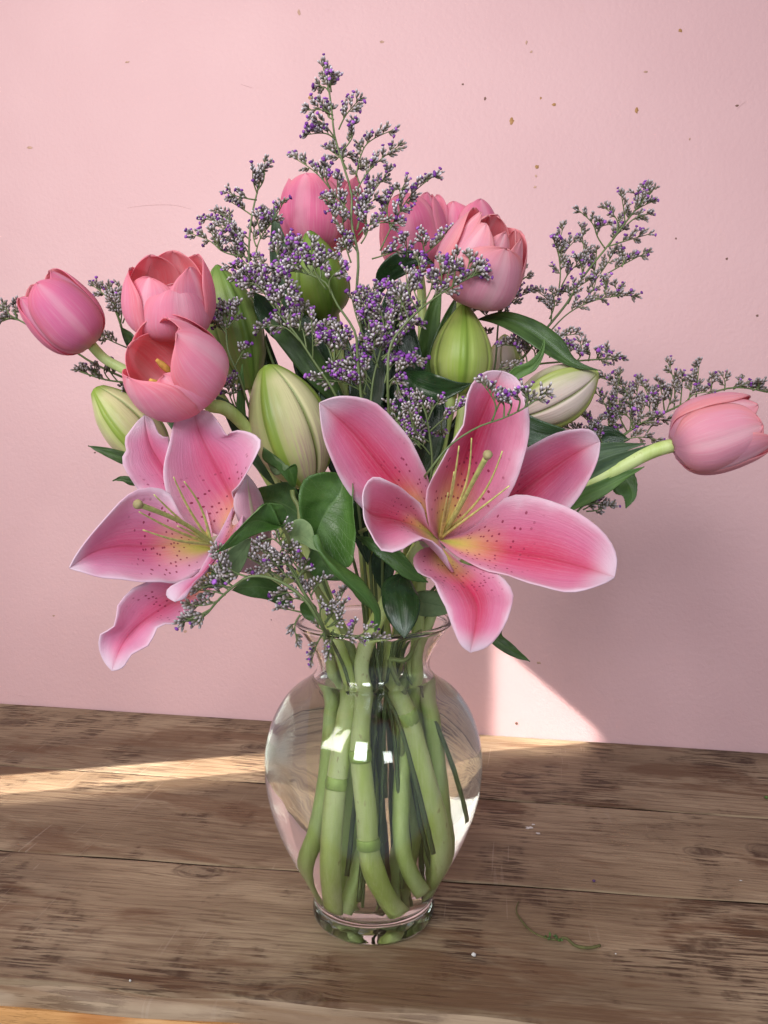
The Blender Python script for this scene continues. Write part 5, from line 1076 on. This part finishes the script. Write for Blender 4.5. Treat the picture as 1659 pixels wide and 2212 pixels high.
spray('white-tipped limonium spray between the light pink lily and the knobbly green branch', Q6, -.086, [(1180,1180),(1080,1000),(980,800),(900,660),(850,520),(800,380),(780,255)],
  [[(860,800),(690,680),(535,590)],[(780,770),(680,700),(615,740)],[(900,780),(780,640),(660,530)],[(900,690),(840,560),(935,540)],[(980,770),(900,670),(760,700)],[(1000,720),(940,640),(920,580)],[(850,520),(770,460),(700,480)],[(830,450),(860,390),(850,350)],[(1000,800),(930,760),(860,740)],[(980,780),(1020,720),(1030,690)],[(880,640),(780,600),(720,560)],[(920,700),(860,640),(820,640)]],
  lowt, 32, .10, 1.1, dens=1.2, jit=.008, start=.3, L0=.006)
spray('faded limonium spray trailing over the glass rim', Q6, -.076, [(1200,1260),(1190,1180),(1100,1000),(1000,850),(960,800)],
  [[(1060,960),(950,900),(815,920)],[(1080,990),(1000,870),(955,800)],[(1090,920),(1140,840),(1190,800)],[(1010,1060),(920,1040),(855,1030)],[(1000,1080),(960,1150),(968,1275)],[(1200,1160),(1270,1060),(1350,900)],[(1230,1180),(1310,1100),(1350,1010)],[(1190,1230),(1150,1290),(1100,1430)],[(1270,1200),(1260,1280),(1240,1370)],[(1250,1220),(1400,1260),(1440,1170)],[(1380,1270),(1480,1250),(1550,1200)],[(1480,1260),(1580,1280),(1660,1270)],[(1180,1200),(1140,1180),(1125,1160)],[(1060,980),(980,950),(900,950)],[(1160,1100),(1180,1010),(1240,1020)],[(1200,1140),(1240,1080),(1260,1040)],[(1100,960),(1060,880),(1020,840)],[(1220,1180),(1290,1150),(1330,1090)]],
  lowt, 33, .08, 1.05, dens=.95, jit=.006, start=.35, L0=.0048)
spray('limonium twig standing between the mauve and the half open coral tulip', R1, .004, [(1000,860),(870,800),(800,660),(745,500),(715,400)],
  [[(770,580),(700,450),(615,380)],[(785,640),(795,500),(775,390)],[(750,510),(690,430),(670,380)],[(860,790),(740,740),(660,700)],[(800,660),(770,560),(740,490)],[(800,620),(820,540),(790,470)]],
  [P(420, 880, .008), P(560, 1080, .010), P(700, 1290, .006)] + to_vase(752, .002, 700), 34, .08, .6, start=.45)
spray('limonium twig reaching out above the slim pale green bud', R1, -.004, [(1000,1090),(830,1010),(700,990),(525,935)],
  [[(720,995),(680,930),(690,885)],[(650,985),(620,930),(620,900)],[(770,1000),(710,920),(700,890)],[(590,965),(550,930),(530,920)],[(850,1090),(820,1060),(800,1035)],[(880,1110),(840,1070),(820,1060)]],
  [P(430, 960, .006), P(570, 1110, .010), P(702, 1300, .006)] + to_vase(750, .004, 690), 35, .12, .6, start=.4)
spray('limonium tip poking out from behind the mauve tulip', R1, .010, [(560,850),(400,740),(200,640),(100,590),(20,595)],
  [[(110,590),(60,560),(0,495)],[(110,585),(100,540),(100,505)],[(90,590),(60,590),(20,605)],[(70,570),(40,540),(20,530)]],
  [P(420, 900, .012), P(570, 1090, .014), P(700, 1290, .008)] + to_vase(748, .006, 680), 36, .05, .5, start=.35)
spray('small limonium head right beside the half open coral tulip, before the olive bud', R1, -.040, [(1580,1020),(1560,960),(1490,800),(1475,650),(1460,520)],
  [[(1480,690),(1420,610),(1355,550)],[(1478,660),(1540,580),(1555,510)],[(1475,620),(1440,560),(1430,530)],[(1480,640),(1500,560),(1505,510)],[(1530,910),(1560,850),(1595,795)],[(1545,1160),(1525,1090),(1530,1005)],[(1530,1160),(1500,1090),(1490,1050)],[(1480,680),(1400,620),(1380,570)],[(1478,650),(1520,590),(1530,540)],[(1476,640),(1460,580),(1470,530)],[(1482,700),(1440,650),(1400,620)]],
  [P(545, 900, -.032), P(640, 1110, -.016), P(715, 1300, -.008)] + to_vase(762, -.006, 720), 37, .20, .8, dens=1.2, start=.5)

# ------------------------------------------------------------------ bits on the table
K4 = crop(1500, 3300, 1.0886)
def gk(x, y, z=.0012): return G(*K4(x, y), z)
tv = thing('dried_tendril', gk(745, 435), 'thin dried green tendril with a knotted middle lying on the table', 'tendril')
m = MB(); m.tube([gk(590, 272, .001), gk(580, 312), gk(602, 352), gk(650, 402), gk(700, 426), gk(750, 436), gk(790, 428, .003), (gk(832, 460)), gk(880, 470), gk(940, 460)], [.0004, .0005, .0007, .0006, .0009, .0011, .0010], 7, n=60)
obj('stalk', m, mat_plain('dry_stalk', (.12, .115, .04), .7), tv)
rr = random.Random(2)
for i in range(9):
    p = gk(735 + rr.uniform(-32, 40), 432 + rr.uniform(-10, 9), .002); d = np.array([rr.uniform(-1, 1), rr.uniform(-1, 1), rr.uniform(.2, .8)]) * .0032
    m = MB(); m.tube([p, p + d * .5, p + d], [.0002, .0010, .0002], 6, n=6); obj('scrap', m, M['lilyleaf' if i % 3 else 'brightleaf'], tv)
def crumb(u, v, r, mat, label, name='crumb', cat='crumb'):
    m = MB(); c = G(u, v, r * .6); q = random.Random(int(u)); V = []
    for i in range(4):
        th_ = math.pi * (i + .5) / 4
        for j in range(7): V.append(c + r * q.uniform(.75, 1.15) * np.array([math.sin(th_) * math.cos(j * .897), math.sin(th_) * math.sin(j * .897), .75 * math.cos(th_)]))
    F = [(i * 7 + j, (i + 1) * 7 + j, (i + 1) * 7 + (j + 1) % 7, i * 7 + (j + 1) % 7) for i in range(3) for j in range(7)] + [tuple(range(7)), tuple(range(27, 20, -1))]
    m.add(V, F); tag(obj(name, m, mat, None, loc=c), label, cat)
WH = mat_plain('white_speck', (.75, .72, .68), .8)
crumb(1023, 2062, .0017, WH, 'small white crumb on the table in front of the tendril')
crumb(1283, 1903, .0014, mat_plain('purple_scrap', (.12, .06, .16), .8), 'fallen purple floret lying on the seam between two planks', 'fallen_floret', 'floret')
crumb(281, 2118, .0009, WH, 'tiny white speck near the worn table edge')
crumb(1655, 1722, .0020, M['brightleaf'], 'scrap of green leaf on the rear plank', 'leaf_scrap', 'scrap')
for (u, v, a, b) in [(1143, 1788, 9, 3.5), (1163, 1800, 6, 2.5), (1152, 1781, 4, 2), (1600, 1902, 3, 1.2), (1330, 2060, 2, 1)]:
    m = MB(); c = G(u, v, .0006); q = random.Random(int(u * 3)); s_ = .68 / F_
    ring = [c + np.array([math.cos(i * .5236) * a * s_ * q.uniform(.5, 1.2), math.sin(i * .5236) * b * 2 * s_ * q.uniform(.5, 1.2), 0]) for i in range(12)]
    m.add(ring + [c + up * .0004], [(i, (i + 1) % 12, 12) for i in range(12)]); obj('paint_fleck', m, WH, table)
# two grass-like blades standing in the water
bw = thing('grass_blade', inside(VS(1130, 1390, -.020)), 'long dark green blade slanting among the thick stems in the water', 'blade', 'loose blades in the vase water')
m = MB(); m.tube([inside(p) for p in (P(812, 1400, -.020), VS(860, 650, -.024), VS(960, 800, -.028), VS(1050, 1050, -.030), VS(1130, 1390, -.024))], [.0009, .0013, .0015, .0015], 6, n=40); obj('blade', m, M['mstem'], bw)
bw = thing('grass_blade', inside(VS(1290, 1230, -.002)), 'short dark blade leaning against the inside of the vase wall', 'blade', 'loose blades in the vase water')
m = MB(); m.tube([inside(p, .004) for p in (P(868, 1400, .004), VS(1100, 700, .0), VS(1180, 900, -.002), VS(1240, 1080, -.004), VS(1310, 1230, -.004))], [.0009, .0013, .0015, .0015], 6, n=40); obj('blade', m, M['mstem'], bw)
